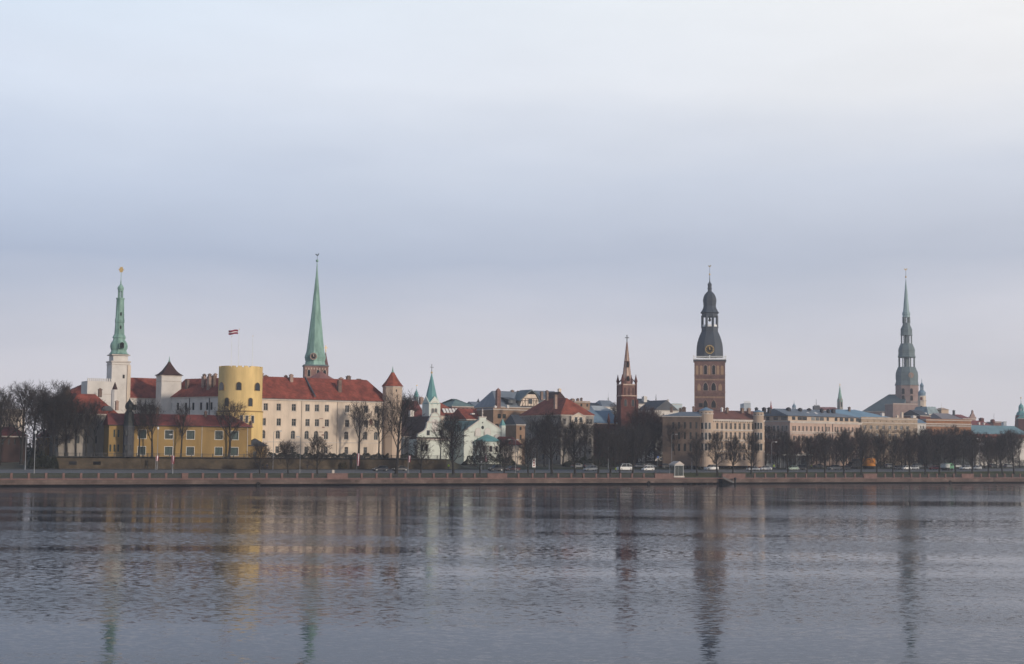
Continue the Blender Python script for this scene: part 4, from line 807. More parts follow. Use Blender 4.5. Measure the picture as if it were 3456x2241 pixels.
ua = F.U(1641, 1500); R_ = 44/F.k*1.05; za = F.Z(1641, 1490); b = MB(); b.lathe([(R_, 0), (R_, za)], 20, 0, ua, -.6); b.build('apse_wall', plaster_mint, r)
b = MB(); b.lathe([(R_+.35, za), (R_+.1, za+.25), (R_*.55, za+1.35), (R_*.15, za+2.1), (.1, za+2.35)], 20, 0, ua, -.6); b.build('apse_roof', tin_teal, r)
for q in (-50, -22, 6, 34): a = radians(-90+q+8); arch_plaque(r, 'window', ua+R_*cos(a), -.6+R_*sin(a), za-3.3, .8, 1.9, glass_dark, a+pi/2, True, frame=trim_stone)
u = F.U(1697, 1450); b = MB(); b.box(u-.75, u+.75, -.5, 1, 0, F.Z(1697, 1436)); b.build('corner_turret', plaster_mint, r); zc = F.Z(1697, 1436); b = MB(); b.frustum(u, .25, .85, .85, zc, .04, .04, zc+2.2); b.build('turret_cap', tin_teal, r)
# --- onion turret and neighbours
r = lathe_at('onion_turret', 'slim dark green turret with teal onion and weather vane', 'turret', 1404, 1400, 545, [('wall', copper_dark, [(1420, 9), (1380, 7.5), (1340, 7)]), ('onion_dome', tin_teal, [(1340, 6.5), (1337, 7.5), (1331, 7.5), (1325, 5), (1319, 2), (1312, .5), (1300, .25)], 10, 0)], zb=5.5)
b = MB(); zc = at(1404, 1302, 545).z-5.5; b.prism([(-.1, zc), (.5, zc+.1), (.5, zc+.35), (-.1, zc+.3)], -.03, .03); b.build('weather_vane', gold, r)
# ---------------------------------------------------------------- the town behind, left to right
house('low_red_house', 'low dark house with red roof at the far left behind bare trees', -60, 92, 1470, 1440, t=52, z=5.2, D=10, wm=mat('dark timber wall', (.05,.03,.028), .9), rm=tile_maroon, rl=3, rr=3, rows=[(1482, 1500, (10, 30, 50, 70), 7, False, None)], chim=[(40, 1428, 1445, 7, 5)])
house('low_red_house', 'small red roofed cottage between the leaning tree and the dark thicket', 148, 192, 1474, 1449, t=56, z=5.2, D=9, wm=plaster_ochre, rm=tile_maroon, rl=2, rr=2, rows=[(1486, 1505, (156, 176), 7, False, None)])
house('cream_house', 'cream apartment house far behind the leaning tree at the left edge', 5, 82, 1385, None, t=150, z=5.5, D=12, wm=plaster_cream, rows=[(1393, 1403, (12, 68), 5, False, 6), (1412, 1422, (12, 68), 5, False, 6), (1432, 1442, (12, 68), 5, False, 6)], par=.5)
house('red_roofed_house', 'steep dark red roofed house behind the castle turret', 1346, 1432, 1404, 1352, t=104, z=5.3, D=14, wm=plaster_grey, rm=tile_maroon, chim=[(1422, 1341, 1365, 12, 7), (1380, 1350, 1365, 6, 7)], rows=[(1420, 1440, (1362, 1420), 7, False, 4)])
house('white_chimney_house', 'small pale house with two white chimneys between onion turret and church', 1412, 1452, 1420, 1400, t=84, z=5.2, D=9, wm=plaster_grey, rm=tile_maroon, chim=[(1444, 1387, 1405, 14, 3, plaster_white), (1388, 1386, 1415, 14, 4, plaster_white)])
F, r, H = house('skylight_house', 'house with orange red roof and a row of white skylights', 1486, 1562, 1403, 1359, t=112, z=5.3, D=15, wm=plaster_cream, rm=tile_orange, rl=0, rr=6)
for i in range(5):
    u, z = F.uz(1500+i*11, 1395, 1.4); b = MB(); b.add([(u-.5,0,0),(u+.5,0,0),(u+.5,1.5,1.45),(u-.5,1.5,1.45),(u-.5,0,-.2),(u+.5,0,-.2),(u+.5,1.5,1.25),(u-.5,1.5,1.25)], [(0,1,2,3),(7,6,5,4),(0,4,5,1),(1,5,6,2),(2,6,7,3),(3,7,4,0)]); o = b.build('skylight', frame_white, r, (0, .9, z+.35)); 
house('hip_roofed_hall', 'brick hall with grey green hipped roof behind the skylight house', 1524, 1602, 1370, 1347, t=190, z=5.5, D=18, wm=brick_old, rm=mat('grey green sheet', (.15,.22,.21), .6, .2, .3), rl=7, rr=7, rows=[(1376, 1386, (1534, 1592), 6, False, 5)])
house('green_roofed_shed', 'low building with bright green sheet roof below the hipped hall', 1536, 1606, 1398, 1385, t=150, z=5.3, D=9, wm=plaster_cream, rm=mat('bright green sheet', (.09,.26,.14), .6, .15, .3))
F, r, H = house('spirelet_house', 'blue grey roofed house with two dark spirelets on the ridge', 1611, 1690, 1378, 1357, t=230, z=5.5, D=16, wm=plaster_grey, rm=tin_grey)
for px, top in ((1614, 1345), (1664, 1324)): u = F.U(px, 1360, 8); z = F.Z(px, 1362, 8); b = MB(); b.lathe([(1.0, z-1), (.95, z+.4), (.4, z+1.6), (.05, F.Z(px, top, 8))], 8, 0, u, 8); b.build('spirelet', tin_dark, r)
r = lathe_at('distant_dome', 'pale grey dome in the distance behind the dark spirelet', 'dome', 1657, 1370, 900, [('drum', plaster_grey, [(1390, 16), (1356, 16)], 16, 0), ('dome', tin_blue, [(1356, 16), (1350, 14), (1344, 9), (1340, 3), (1336, .5)], 16, 0)], zb=6)
F, r, H = house('red_roofed_house', 'long maroon roofed house behind the white church gable', 1574, 1682, 1414, 1381, t=100, z=5.3, D=13, wm=plaster_tan, rm=tile_red, chim=[(1671, 1370, 1392, 8, 5, plaster_white)])
u, z = F.uz(1593, 1399, 2.2); b = MB(); b.box(u-.6, u+.6, 1.2, 2.4, z, z+.5); b.build('skylight', frame_white, r)
F, r, H = house('brown_house', 'plain brown plastered house with small square windows behind the white church', 1664, 1802, 1380, None, t=92, z=5.2, D=12, wm=plaster_tan, rows=[(1397, 1412, (1685, 1702), 11, False, None), (1430, 1444, (1664+13, 1705, 1733), 11, False, None), (1460, 1475, (1705, 1734), 11, False, None)], par=.4, chim=[(1713, 1368, 1384, 8, 3, plaster_white)])
F, r, H = house('mansard_house', 'grey mansard roofed house with half timbered gable and slim brick corner turret', 1678, 1838, 1372, 1322, t=125, z=5.3, D=18, wm=plaster_tan, rm=tin_grey, rl=3, rr=3, chim=[(1729, 1317, 1330, 9, 9), (1748, 1320, 1330, 6, 9), (1776, 1318, 1332, 11, 9), (1828, 1322, 1350, 8, 5)])
u0 = F.U(1752, 1370); u1 = F.U(1816, 1370); um = F.U(1795, 1320); zt = F.Z(1795, 1318); zc = F.Z(1790, 1372); zm = F.Z(1790, 1350)
b = MB(); b.prism([(u0, zc), (u1, zc), (u1-.3, zm), (um+1.2, zt-1.5), (um-2.2, zt-1.5), (u0+.9, zm)], -.6, 5); b.build('gable', plaster_cream, r)
b = MB(); q = [(u0-.3, zm-.6), (um-2.5, zt-1.4), (um-.5, zt), (um+1.6, zt-1.4), (u1+.3, zm-.6)]
for (x0, z0), (x1, z1) in zip(q, q[1:]): b.add([(x0,-.9,z0),(x1,-.9,z1),(x1,8,z1),(x0,8,z0),(x0,-.9,z0+.35),(x1,-.9,z1+.35),(x1,8,z1+.35),(x0,8,z0+.35)], [(0,3,2,1),(4,5,6,7),(0,1,5,4),(1,2,6,5),(2,3,7,6),(3,0,4,7)])
b.build('gable_roof', copper_grey, r)
b = MB()
for x in (.12, .28, .42, .58, .72, .88): b.box(u0+(u1-u0)*x-.09, u0+(u1-u0)*x+.09, -.66, -.59, zc, zm+.6)
for z_ in (zc+.05, zm-.4, zm+.5): b.box(u0+.4, u1-.3, -.67, -.6, z_, z_+.2)
for x in (.12, .72): b.tube((u0+(u1-u0)*x, -.64, zc), (u0+(u1-u0)*(x+.15), -.64, zm), .09, n=4)
b.build('timber_frame', mat('dark timber', (.05,.025,.022), .9), r); u, z = F.uz(1787, 1363); arch_plaque(r, 'window', u, -.6, z, 1.6, 1.9, glass_dark, 0, False)
u = F.U(1727, 1358); z = F.Z(1727, 1362); b = MB(); b.box(u-1.6, u+1.6, -.4, 4, z, z+1.4); b.add([(u-2,-.7,z+1.41),(u+2,-.7,z+1.41),(u+2,5.5,z+2.4),(u-2,5.5,z+2.4),(u-2,-.7,z+1.55),(u+2,-.7,z+1.55),(u+2,5.5,z+2.55),(u-2,5.5,z+2.55)], [(0,3,2,1),(4,5,6,7),(0,1,5,4),(1,2,6,5),(2,3,7,6),(3,0,4,7)]); b.build('dormer', tin_dark, r); arch_plaque(r, 'window', u-.4, -.4, z+.2, .9, 1.0, glass_pale, 0, False)
u = F.U(1683, 1340); b = MB(); b.box(u-.75, u+.75, -.3, 1.2, F.Z(1683, 1378), F.Z(1683, 1318)); b.lathe([(.95, F.Z(1683, 1318)), (.7, F.Z(1683, 1314)), (.06, F.Z(1683, 1309))], 8, 0, u, .45); b.build('corner_turret', brick_old, r)
F, r, H = house('ridge_house', 'house with blue grey roof and sunlit cream gable above the red hipped roof', 1834, 1898, 1347, 1320, t=150, z=5.3, D=14, wm=plaster_cream, rm=tin_grey, chim=[(1846, 1318, 1346, 8, 1.5), (1888, 1312, 1330, 9, 6, plaster_cream)])
house('gabled_house', 'narrow cream gabled house beside the blue grey roof', 1868, 1908, 1348, 1322, t=146, z=5.3, D=12, wm=plaster_cream, rm=tile_dark, gable=True, rows=[(1331, 1343, (1884,), 8, False, None)])
F, r, H = house('hipped_house', 'large grey house with orange red hipped roof and pedimented dormer', 1893, 2003, 1399, None, t=58, z=5.2, D=27, wm=plaster_grey, rows=[(1412, 1432, (1905, 1983, 1995), 9, False, None), (1444, 1464, (1905, 1921, 1938, 1958, 1978, 1992), 9, False, None), (1476, 1500, (1905, 1921, 1938, 1958, 1978, 1992), 9, False, None), (1512, 1532, (1905, 1921, 1938, 1958, 1978, 1992), 9, False, None)], fm=frame_pale)
L = F.L; b = MB(); hz = F.Z(1908, 1343, 8)-H; o_ = .5
b.add([(-o_,-o_,H+.01),(L+o_,-o_,H+.01),(L+o_,27+o_,H+.01),(-o_,27+o_,H+.01),(L/2,7,H+hz),(L/2,20,H+hz)], [(0,3,2,1),(0,1,4),(1,2,5,4),(2,3,5),(3,0,4,5)]); b.build('roof', tile_orange, r)
for zc_ in (1.5, 5.0, 8.6, 12.0):
    for yy in range(6): arch_plaque(r, 'window', 0, 2.4+yy*4.4, zc_, 1.0, 1.8, glass_dark, -pi/2, False, frame=frame_pale, th=.06)
for q in ((1875, 1333, 1380, 9, 4), (1846, 1325, 1352, 6, 14)): chimney(r, F, *q)
ua, ub = F.U(1925, 1400), F.U(1972, 1400); zc, zt = F.Z(1948, 1430), F.Z(1948, 1396); b = MB(); b.prism([(ua, zc), (ub, zc), (ub, zt-1.1), ((ua+ub)/2, zt+.2), (ua, zt-1.1)], -.7, 4); b.build('dormer', plaster_cream, r)
b = MB(); b.tube((ua-.2, -.8, zt-1.1), ((ua+ub)/2, -.8, zt+.3), .17, n=4); b.tube((ub+.2, -.8, zt-1.1), ((ua+ub)/2, -.8, zt+.3), .17, n=4); b.box(ua, ub, -.8, -.69, zt-1.4, zt-1.2); b.build('pediment', trim_stone, r)
for f_ in (.32, .68): arch_plaque(r, 'window', ua+(ub-ua)*f_, -.7, zc+.5, 1.0, 1.7, glass_dark, 0, False, frame=frame_white)
b = MB(); b.box(ua-1.5, F.L+.05, -.12, 0, F.Z(1948, 1433), F.Z(1948, 1430)); b.build('string_course', trim_stone, r)
house('grey_mansard_house', 'narrow grey house with steep slate roof left of the hipped roof house', 1742, 1772, 1432, 1400, t=66, z=5.2, D=8, wm=plaster_tan, rm=tin_dark, rl=.5, rr=.5, rows=[(1440, 1452, (1757,), 6, False, None), (1468, 1484, (1757,), 6, False, None)])
house('maroon_shed', 'low house with steep maroon roof right of the white church', 1700, 1762, 1502, 1474, t=54, z=5.2, D=7, wm=plaster_cream, rm=tile_maroon, rl=.5, rr=2)
house('brown_block', 'brown tenement with chimneys right of the red hipped roof', 1938, 1990, 1355, None, t=165, z=5.3, D=12, wm=plaster_tan, par=.3, rows=[(1362, 1372, (1962, 1982), 6, False, None)], chim=[(1932, 1346, 1362, 12, 2), (1950, 1345, 1360, 8, 3), (1962, 1343, 1360, 5, 6)])
for (a, c, pe, pr, tt, wm, rm, lab) in ((1990, 2046, 1380, 1360, 230, plaster_grey, tin_dark, 'distant grey roofed house left of the gothic tower'), (2008, 2070, 1388, 1370, 190, plaster_white, mat('pale sheet roof', (.42,.45,.47), .6, .12, .3), 'pale roofed white house close to the gothic tower'), (2034, 2088, 1372, 1352, 280, plaster_white, tin_grey, 'distant white house with low grey roof and aerial mast')):
    F, r, H = house('distant_house', lab, a, c, pe, pr, t=tt, z=5.6, D=12, wm=wm, rm=rm, rl=2, rr=2)
u = F.U(2053, 1350, 6); b = MB(); z = F.Z(2053, 1356, 6); b.lathe([(.35, z-2), (.3, z+2), (.06, z+2.5), (.03, F.Z(2053, 1322, 6))], 6, 0, u, 6); b.build('aerial_mast', pole_grey, r)
F, r, H = house('white_gable_house', 'white plain gable wall with sloping roof right of the gothic tower', 2208, 2288, 1384, 1350, t=140, z=5.4, D=12, wm=plaster_white, rm=tin_dark, gable=True, pref=2236, chim=[(2254, 1349, 1362, 5, 3, plaster_white)])
F, r, H = house('dark_dome_house', 'pale house with dark curved roof and mast behind the white gable', 2142, 2228, 1362, 1346, t=170, z=5.4, D=14, wm=plaster_white, rm=tin_dark, rl=6, rr=4, chim=[(2175, 1338, 1358, 13, 3, plaster_white)])
u = F.U(2214, 1345, 7); z = F.Z(2214, 1350, 7); b = MB(); b.lathe([(.3, z-1), (.2, z+.4), (.04, z+2.6)], 6, 0, u, 7); b.build('aerial_mast', iron, r)
house('glass_office', 'pale blue glass office block in the distance left of the cathedral tower', 2268, 2302, 1364, None, t=420, z=6, D=20, wm=mat('pale blue glass', (.40,.48,.52), .3, .1, .3), par=.6)
F, r, H = house('hotel_tower', 'pale grey hotel tower with notched top far behind the long street block', 2511, 2534, 1362, None, ya=1100, z=6, D=18, wm=mat('pale concrete', (.42,.46,.50), .7, .08, .3), par=.4, cornice=False)
b = MB(); n = 6
for i in range(n): b.box(F.L*i/n, F.L*(i+.55)/n, 0, .5, H+.45, H+1.9)
b.build('roof_screen', white_paint, r)
# ---- the long riverside street blocks
pale_red_roof = mat('rust brown sheet roof', (.17,.075,.06), .75, .2, .3)
F, r, H = house('street_block', 'shaded brown tenement wing with grey sheet roof beside the round corner bay', 2236, 2364, 1404, 1390, ya=494, yb=490.5, z=5.3, D=6, wm=mat('shade darkened brown plaster', (.15,.108,.085), .9, .25, .3), rm=tin_grey, rl=6, rr=0, rows=[(1424, 1446, (2272, 2350), 7, False, 5), (1458, 1482, (2272, 2350), 7, False, 5), (1496, 1522, (2272, 2350), 8, True, 5)], chim=[(2266, 1374, 1392, 8, 5), (2296, 1378, 1392, 8, 5), (2308, 1374, 1394, 12, 5), (2340, 1372, 1392, 6, 5)])  # brown plaster made darker to carry the shade of this turned-away front
F, r, H = house('street_block', 'cream and rose tenement block with rust brown roof and arched windows', 2396, 2580, 1414, 1386, ya=498, yb=507, z=5.3, D=13, wm=plaster_warm, rm=pale_red_roof, pref=2470, rows=[(1427, 1448, (2421, 2571), 7.2, False, 11), (1457, 1481, (2421, 2571), 7.2, True, 11), (1493, 1516, (2421, 2571), 7.2, False, 11), (1530, 1552, (2421, 2571), 7.2, True, 11)], fm=frame_pale, chim=[(2454, 1376, 1394, 7, 4), (2505, 1378, 1394, 9, 4), (2527, 1378, 1396, 10, 4), (2436, 1376, 1390, 4, 4, white_paint)])
for py, h in ((1420, .5), (1452, .35), (1487, .45), (1523, .4)): b = MB(); z = F.Z(2470, py); b.box(0, F.L, -.22, 0, z-h/2, z+h/2); b.build('string_course', trim_stone, r)
b = MB(); z = F.Z(2470, 1409); n = 24
for i in range(n): u = F.L*(i+.5)/n; b.box(u-.18, u+.18, -.05, .05, H-.95, H-.55)
b.build('attic_vents', dark_void, r)
def bay(label, px, Y, hw, pt, pc, wm):
    r = lathe_at('corner_bay', label, 'tower', px, 1560, Y, [('wall', wm, [(1575, hw), (pc, hw)], 20, 0), ('cornice', trim_stone, [(pc+12, hw+2), (pc+9, hw+2)], 20, 0), ('roof', tin_blue, [(pc, hw+1.5), (pc-2, hw), (pt, 1)], 20, 0)], zb=5.3)
    for i, (a, c) in enumerate(((1427, 1448), (1460, 1484), (1497, 1520))):
        for dx in (-hw*.55, 0, hw*.5): tower_window(r, px+dx, a, c, 7, glass_dark, hw*Y/FPX, i == 1, trim_stone, px, Y)
    for dx in (-hw*.6, 0, hw*.55): tower_window(r, px+dx, pc+6, pc+12, 5, dark_void, hw*Y/FPX, True, None, px, Y)
    return r
bay('round cream corner bay with pale blue conical cap, below the cathedral tower', 2383, 493, 23, 1374, 1386, plaster_warm)
bay('round cream corner bay with low blue cap ending the rust roofed block', 2560, 505.5, 17, 1383, 1391, plaster_warm)
F, r, H = house('street_block', 'long rose cream tenement block with glazed attic storey and grey blue roof', 2666, 2908, 1420, None, ya=535, yb=556, z=5.3, D=15, wm=plaster_pink, rows=[(1437, 1454, [2676.5, 2684, 2697, 2710, 2723, 2737, 2750, 2763, 2776, 2790, 2798, 2819, 2827, 2839, 2851, 2865, 2877, 2892, 2900], 5.2, True, None), (1470, 1487, [2680, 2697, 2710, 2723, 2737, 2750, 2763, 2776, 2794, 2822, 2839, 2851, 2865, 2877, 2896], 6.4, False, None), (1503, 1523, [2680, 2697, 2710, 2723, 2737, 2750, 2763, 2776, 2794, 2822, 2839, 2851, 2865, 2877, 2896], 6.4, False, None), (1537, 1556, [2680, 2697, 2710, 2723, 2737, 2750, 2763, 2776, 2794, 2822, 2839, 2851, 2865, 2877, 2896], 7, True, None)], fm=frame_pale)
for py, h in ((1428, .4), (1459, .35), (1464, .25), (1495, .4), (1530, .4)): b = MB(); z = F.Z(2780, py); b.box(0, F.L, -.22, 0, z-h/2, z+h/2); b.build('string_course', trim_stone, r)
for px in (2785, 2810, 2905): b = MB(); u = F.U(px); b.box(u-.09, u+.09, -.2, -.02, 0, H-.4); b.build('downpipe', frame_dark, r)
for pa, pb_, wd in ((1437, 1454, 1.0), (1470, 1487, 1.0), (1503, 1523, 1.0), (1537, 1556, 1.1)):
    z0_, z1_ = F.Z(2676, pb_), F.Z(2676, pa)
    for yy in (1.6, 3.6, 5.9, 7.9, 10.6, 12.6): arch_plaque(r, 'window', 0, yy, z0_, wd, z1_-z0_, glass_dark, -pi/2, False, frame=frame_pale, th=.06)
za, zb2 = H+.006, F.Z(2666, 1403, 1.2)
b = MB(); b.box(.3, F.L-.3, 1.2, 14, za, zb2); b.build('attic_wall', plaster_warm, r)
for i, (a, c, m_) in enumerate(((2673, 2684, 0), (2692, 2706, 0), (2707, 2723, 0), (2738, 2750, 1), (2753, 2764, 1), (2766, 2780, 1), (2790, 2797, 0), (2817, 2826, 0), (2834, 2845, 0), (2851, 2863, 0), (2869, 2881, 0), (2889, 2899, 0))):
    u0, u1 = F.U(a, 1412, 1.2), F.U(c, 1412, 1.2); arch_plaque(r, 'attic_window', (u0+u1)/2, 1.2, za+.35, u1-u0, zb2-za-.6, glass_pale if m_ else glass_dark, 0, False, th=.05)
for yy, wd in ((3.2, 3.0), (7.4, 2.2), (11.4, 1.6)): arch_plaque(r, 'attic_window', .3, yy, za+.35, wd, zb2-za-.6, glass_dark, -pi/2, False, th=.05)
b = MB(); b.hip(-.3, F.L+.3, .4, 15.4, zb2+.004, F.Z(2780, 1384, 8)-zb2, 0, 14, 8); b.build('roof', tin_grey, r)
for q in ((2661, 1376, 1392, 11, 6), (2700, 1378, 1394, 10, 6), (2731, 1379, 1392, 10, 7), (2773, 1380, 1396, 9, 5), (2795, 1382, 1398, 8, 5), (2812, 1381, 1398, 11, 5), (2553, 1376, 1396, 7, 7), (2579, 1376, 1396, 10, 7), (2596, 1376, 1396, 9, 7)): chimney(r, F, *q[:5], m=mat('black chimney', (.045,.045,.055), .9, .3, 1))
for px in (2697, 2735, 2760): u, z = F.uz(px, 1398, 3.5); b = MB(); b.add([(u-1,2.8,z-.15),(u+.1,2.8,z-.15),(u+.1,4.6,z+.75),(u-1,4.6,z+.75),(u-1,2.8,z-.4),(u+.1,2.8,z-.4),(u+.1,4.6,z+.4),(u-1,4.6,z+.4)], [(0,1,2,3),(7,6,5,4),(0,4,5,1),(1,5,6,2),(2,6,7,3),(3,7,4,0)]); b.build('skylight', frame_white, r)
# distant tops above that block
r = lathe_at('red_spirelet', 'thin red spirelet far behind the grey blue roof', 'spire', 2602, 1385, 1000, [('wall', brick_old, [(1400, 4), (1378, 4)], 8, 0), ('spire', mat('faded red spire', (.30,.08,.07), .8), [(1378, 4.5), (1370, 2.2), (1353, .4)], 8, 0)], zb=6)
r = lathe_at('small_dome', 'little dark dome with open lantern and cross above the grey blue roof', 'dome', 2680, 1385, 900, [('wall', plaster_grey, [(1400, 6), (1381, 6)], 8, 0), ('dome', tin_blue, [(1376, 5.5), (1373, 6.5), (1368, 5), (1364, 2), (1360, .6), (1350, .2)], 10, 0)], zb=6)
posts_local(r, 'lantern_post', tin_blue, 1382, 1375, 5, (0,0), 900, 2680, 8, 0, .2)
F, r, H = house('notched_turret', 'dark square turret with notched top and mast above the grey blue roof', 2748, 2768, 1371, None, ya=800, z=6, D=4, wm=mat('dark grey stone', (.10,.105,.12), .8), cornice=False, par=.2)
b = MB(); [b.box(F.L*i/4+.05, F.L*(i+.6)/4, 0, .4, H+.21, H+.7) for i in range(4)]; b.build('battlements', MATS['dark grey stone'], r)
b = MB(); b.lathe([(.14, H+.2), (.07, F.Z(2759, 1346))], 6, 0, F.L/2, 2); b.build('aerial_mast', iron, r)
house('distant_house', 'far rose roofed house beside the notched turret', 2768, 2832, 1384, 1374, ya=850, z=6, D=14, wm=plaster_grey, rm=mat('rose roof', (.24,.10,.10), .8), rl=1, rr=1)
# block C and the right hand end
F, r, H = house('blue_roofed_house', 'long bright blue grey roof between the grey blue block and the church', 2842, 3022, 1409, 1384, ya=640, yb=650, z=5.6, D=20, wm=plaster_cream, rm=mat('bright blue sheet roof', (.20,.32,.42), .5, .12, .15), rl=2, rr=14, chim=[(2866, 1374, 1392, 6, 8), (2978, 1394, 1412, 10, 3, plaster_white), (3044, 1392, 1410, 7, 3, plaster_cream)])
F, r, H = house('beige_block', 'plain beige stone faced block with flat top and small white windows', 2907, 3097, 1411, None, ya=590, yb=602, z=5.3, D=14, wm=plaster_beige, par=.5, rows=[(1435, 1448, [2919, 2940, 2961, 2982, 3003, 3023, 3043, 3063], 9, False, None), (1463, 1476, [2919, 2940, 2961, 2982, 3003, 3023, 3043, 3063], 9, False, None), (1488, 1501, [2919, 2940, 2961, 2982, 3003, 3023, 3043, 3063], 9, False, None), (1516, 1529, [2919, 2940, 2961, 2982, 3003, 3023, 3043, 3063], 9, False, None)], fm=frame_white, gm=glass_pale, chim=[(3083, 1403, 1414, 13, 3, plaster_white), (3028, 1402, 1413, 6, 4, plaster_cream)])
for px in (2929, 2950, 2971, 2992, 3013, 3034, 3055): u, z = F.uz(px, 1424); arch_plaque(r, 'attic_slit', u, 0, z, .25, .5, dark_void, 0, False, th=.03)
for px in (2980, 3019, 3060): u, z = F.uz(px, 1459); b = MB(); b.box(u-1, u+1, -1, -.0, z, z+.15); [b.box(u-1+j*.24, u-1+j*.24+.05, -1, -.95, z+.15, z+.95) for j in range(9)]; b.box(u-1, u+1, -1, -.95, z+.95, z+1.0); b.build('balcony', iron, r)
b = MB(); z = F.Z(3000, 1428); b.box(0, F.L, -.2, 0, z-.15, z+.15); b.build('string_course', trim_stone, r)
house('white_house', 'narrow white house with blue tin roof squeezed between beige and orange blocks', 3097, 3126, 1428, 1414, ya=640, yb=641, z=5.3, D=12, wm=plaster_white, rm=tin_blue, rl=.3, rr=.3, rows=[(1437, 1447, (3108, 3116), 4, False, None), (1462, 1474, (3108, 3116), 5, False, None), (1490, 1502, (3108, 3116), 5, False, None)])
F, r, H = house('orange_block', 'wide orange brown brick block with white cornice line', 3126, 3278, 1416, None, ya=645, yb=653, z=5.3, D=18, wm=brick_orange, par=.4, rows=[(1447, 1461, (3132, 3268), 4, False, 13), (1478, 1494, (3132, 3268), 5, False, 13), (1510, 1526, (3132, 3268), 5, False, 13)], cornice=trim_stone)
z = F.Z(3200, 1431); b = MB(); b.box(-.1, F.L+.1, -.4, 0, z-.2, z+.2); b.build('string_course', trim_stone, r); b = MB(); [b.box(F.L*(i+.5)/36-.2, F.L*(i+.5)/36+.2, -.25, 0, z-1.2, z-.5) for i in range(36)]; b.build('corbels', trim_stone, r)
house('grey_roofed_house', 'grey roofed house with steep ridge behind the orange brown block', 3188, 3262, 1418, 1396, ya=745, yb=751, z=6, D=16, wm=plaster_grey, rm=mat('mauve grey roof', (.23,.21,.225), .7, .12, .2), rl=.5, rr=5, chim=[(3219, 1385, 1402, 6, 8, tin_dark)])
F, r, H = house('glass_attic_house', 'ornate cream building with glazed roof pavilion behind the orange brown block', 3137, 3188, 1400, None, ya=760, yb=765, z=6, D=14, wm=plaster_cream, par=.4, rows=[(1403, 1411, (3160, 3182), 6, False, 3)])
b = MB(); b.frustum(F.L*.42, 7, F.L*.4, 6, H+.3, F.L*.28, 4, F.Z(3155, 1372)); b.build('glass_pavilion', mat('grey green glass', (.24,.30,.32), .25, .3, .5), r); u = F.U(3175, 1385, 5); b = MB(); b.box(u-2.5, u+2.5, 2, 7, H+.3, F.Z(3175, 1382)); b.frustum(u, 4.5, 3, 3, F.Z(3175, 1382), .6, .6, F.Z(3175, 1375)); b.lathe([(.06, F.Z(3175, 1376)), (.04, F.Z(3175, 1358))], 5, 0, u, 4.5); b.build('roof_kiosk', plaster_warm, r)
house('dark_corner_house', 'dark house with black roof and white chimney at the foot of the cream belfry', 3106, 3140, 1402, 1386, ya=720, yb=728, z=6, D=10, wm=brick_red, rm=tin_dark, chim=[(3122, 1393, 1405, 8, 2, plaster_white)])
F, r, H = house('stepped_gable_house', 'narrow rose house with pointed stepped gable on the right skyline', 3272, 3294, 1412, None, ya=790, yb=795, z=6, D=12, wm=rose, par=.2)
b = MB(); L = F.L; hp = F.Z(3283, 1384)-H; b.prism([(0,H),(L,H),(L,H+hp*.2),(L*.8,H+hp*.25),(L*.78,H+hp*.45),(L*.62,H+hp*.55),(L*.58,H+hp*.85),(L*.5,H+hp),(L*.42,H+hp*.85),(L*.38,H+hp*.55),(L*.22,H+hp*.45),(L*.2,H+hp*.25),(0,H+hp*.2)], -.3, .4); b.build('gable', rose, r)
house('red_roofed_house', 'faded dark red roof left of the pointed stepped gable', 3250, 3276, 1412, 1400, ya=780, yb=784, z=6, D=12, wm=plaster_grey, rm=mat('faded red roof', (.22,.075,.075), .8, .2, .3), rl=0, rr=0)
house('red_roofed_house', 'long faded red roof right of the pointed stepped gable', 3284, 3352, 1438, 1420, ya=720, yb=726, z=6, D=14, wm=plaster_cream, rm=MATS['faded red roof'], rl=.5, rr=.5, chim=[(3304, 1426, 1440, 5, 2, plaster_white), (3320, 1427, 1440, 5, 2, plaster_white), (3312, 1411, 1424, 12, 7, brick_red), (3350, 1416, 1428, 10, 7, brick_red)])
F, r, H = house('brick_house', 'distant flat brick house with aerial near the right edge', 3354, 3380, 1424, None, ya=800, z=6, D=12, wm=brick_old, par=.3); b = MB(); b.lathe([(.1, H), (.06, F.Z(3362, 1395))], 6, 0, F.L*.3, 3); b.build('aerial_mast', iron, r)
house('glass_office', 'tiny pale office tower far away near the right edge', 3388, 3398, 1424, None, ya=1150, z=6, D=14, wm=MATS['pale concrete'], par=.5)
house('teal_roofed_warehouse', 'long teal sheet roof stretching to the right edge', 3290, 3480, 1468, 1437, ya=655, yb=668, z=5.5, D=22, wm=plaster_grey, rm=mat('teal sheet roof', (.17,.285,.32), .55, .12, .2), rl=6, rr=0)
house('orange_roofed_hall', 'long hall with thin orange tiled roof and white front near the right edge', 3284, 3480, 1478, 1466, ya=636, yb=648, z=5.3, D=8, wm=plaster_white, rm=tile_orange, rl=2, rr=0, rows=[(1487, 1502, (3300, 3440), 6, False, 9)])
house('dark_pavilion', 'large dark glazed hall behind the quay trees with overhanging flat roof', 3170, 3292, 1470, None, ya=610, yb=618, z=5.3, D=16, wm=mat('dark glazed facade', (.05,.058,.066), .3, .3, .3), par=.5, cornice=tin_dark, rows=[(1490, 1540, (3180, 3284), 9, False, 9)])
PX, Y = 3441, 900
r = lathe_at('right_church_tower', 'teal domed brick church tower cut by the right edge of the view', 'church tower', PX+6, 1435, Y, [('wall', brick_old, [(1460, 24), (1402, 19)], 8, pi/8), ('lower_dome', tin_teal, [(1402, 17), (1396, 16), (1390, 12), (1388, 9)], 8, pi/8), ('upper_dome', tin_teal, [(1378, 8), (1374, 8.5), (1369, 7), (1364, 3), (1360, 1), (1344, .3)], 8, pi/8)], zb=6)
posts_local(r, 'lantern_post', tin_teal, 1389, 1376, 6.5, (0,0), Y, PX+6, 6, 0, .35)
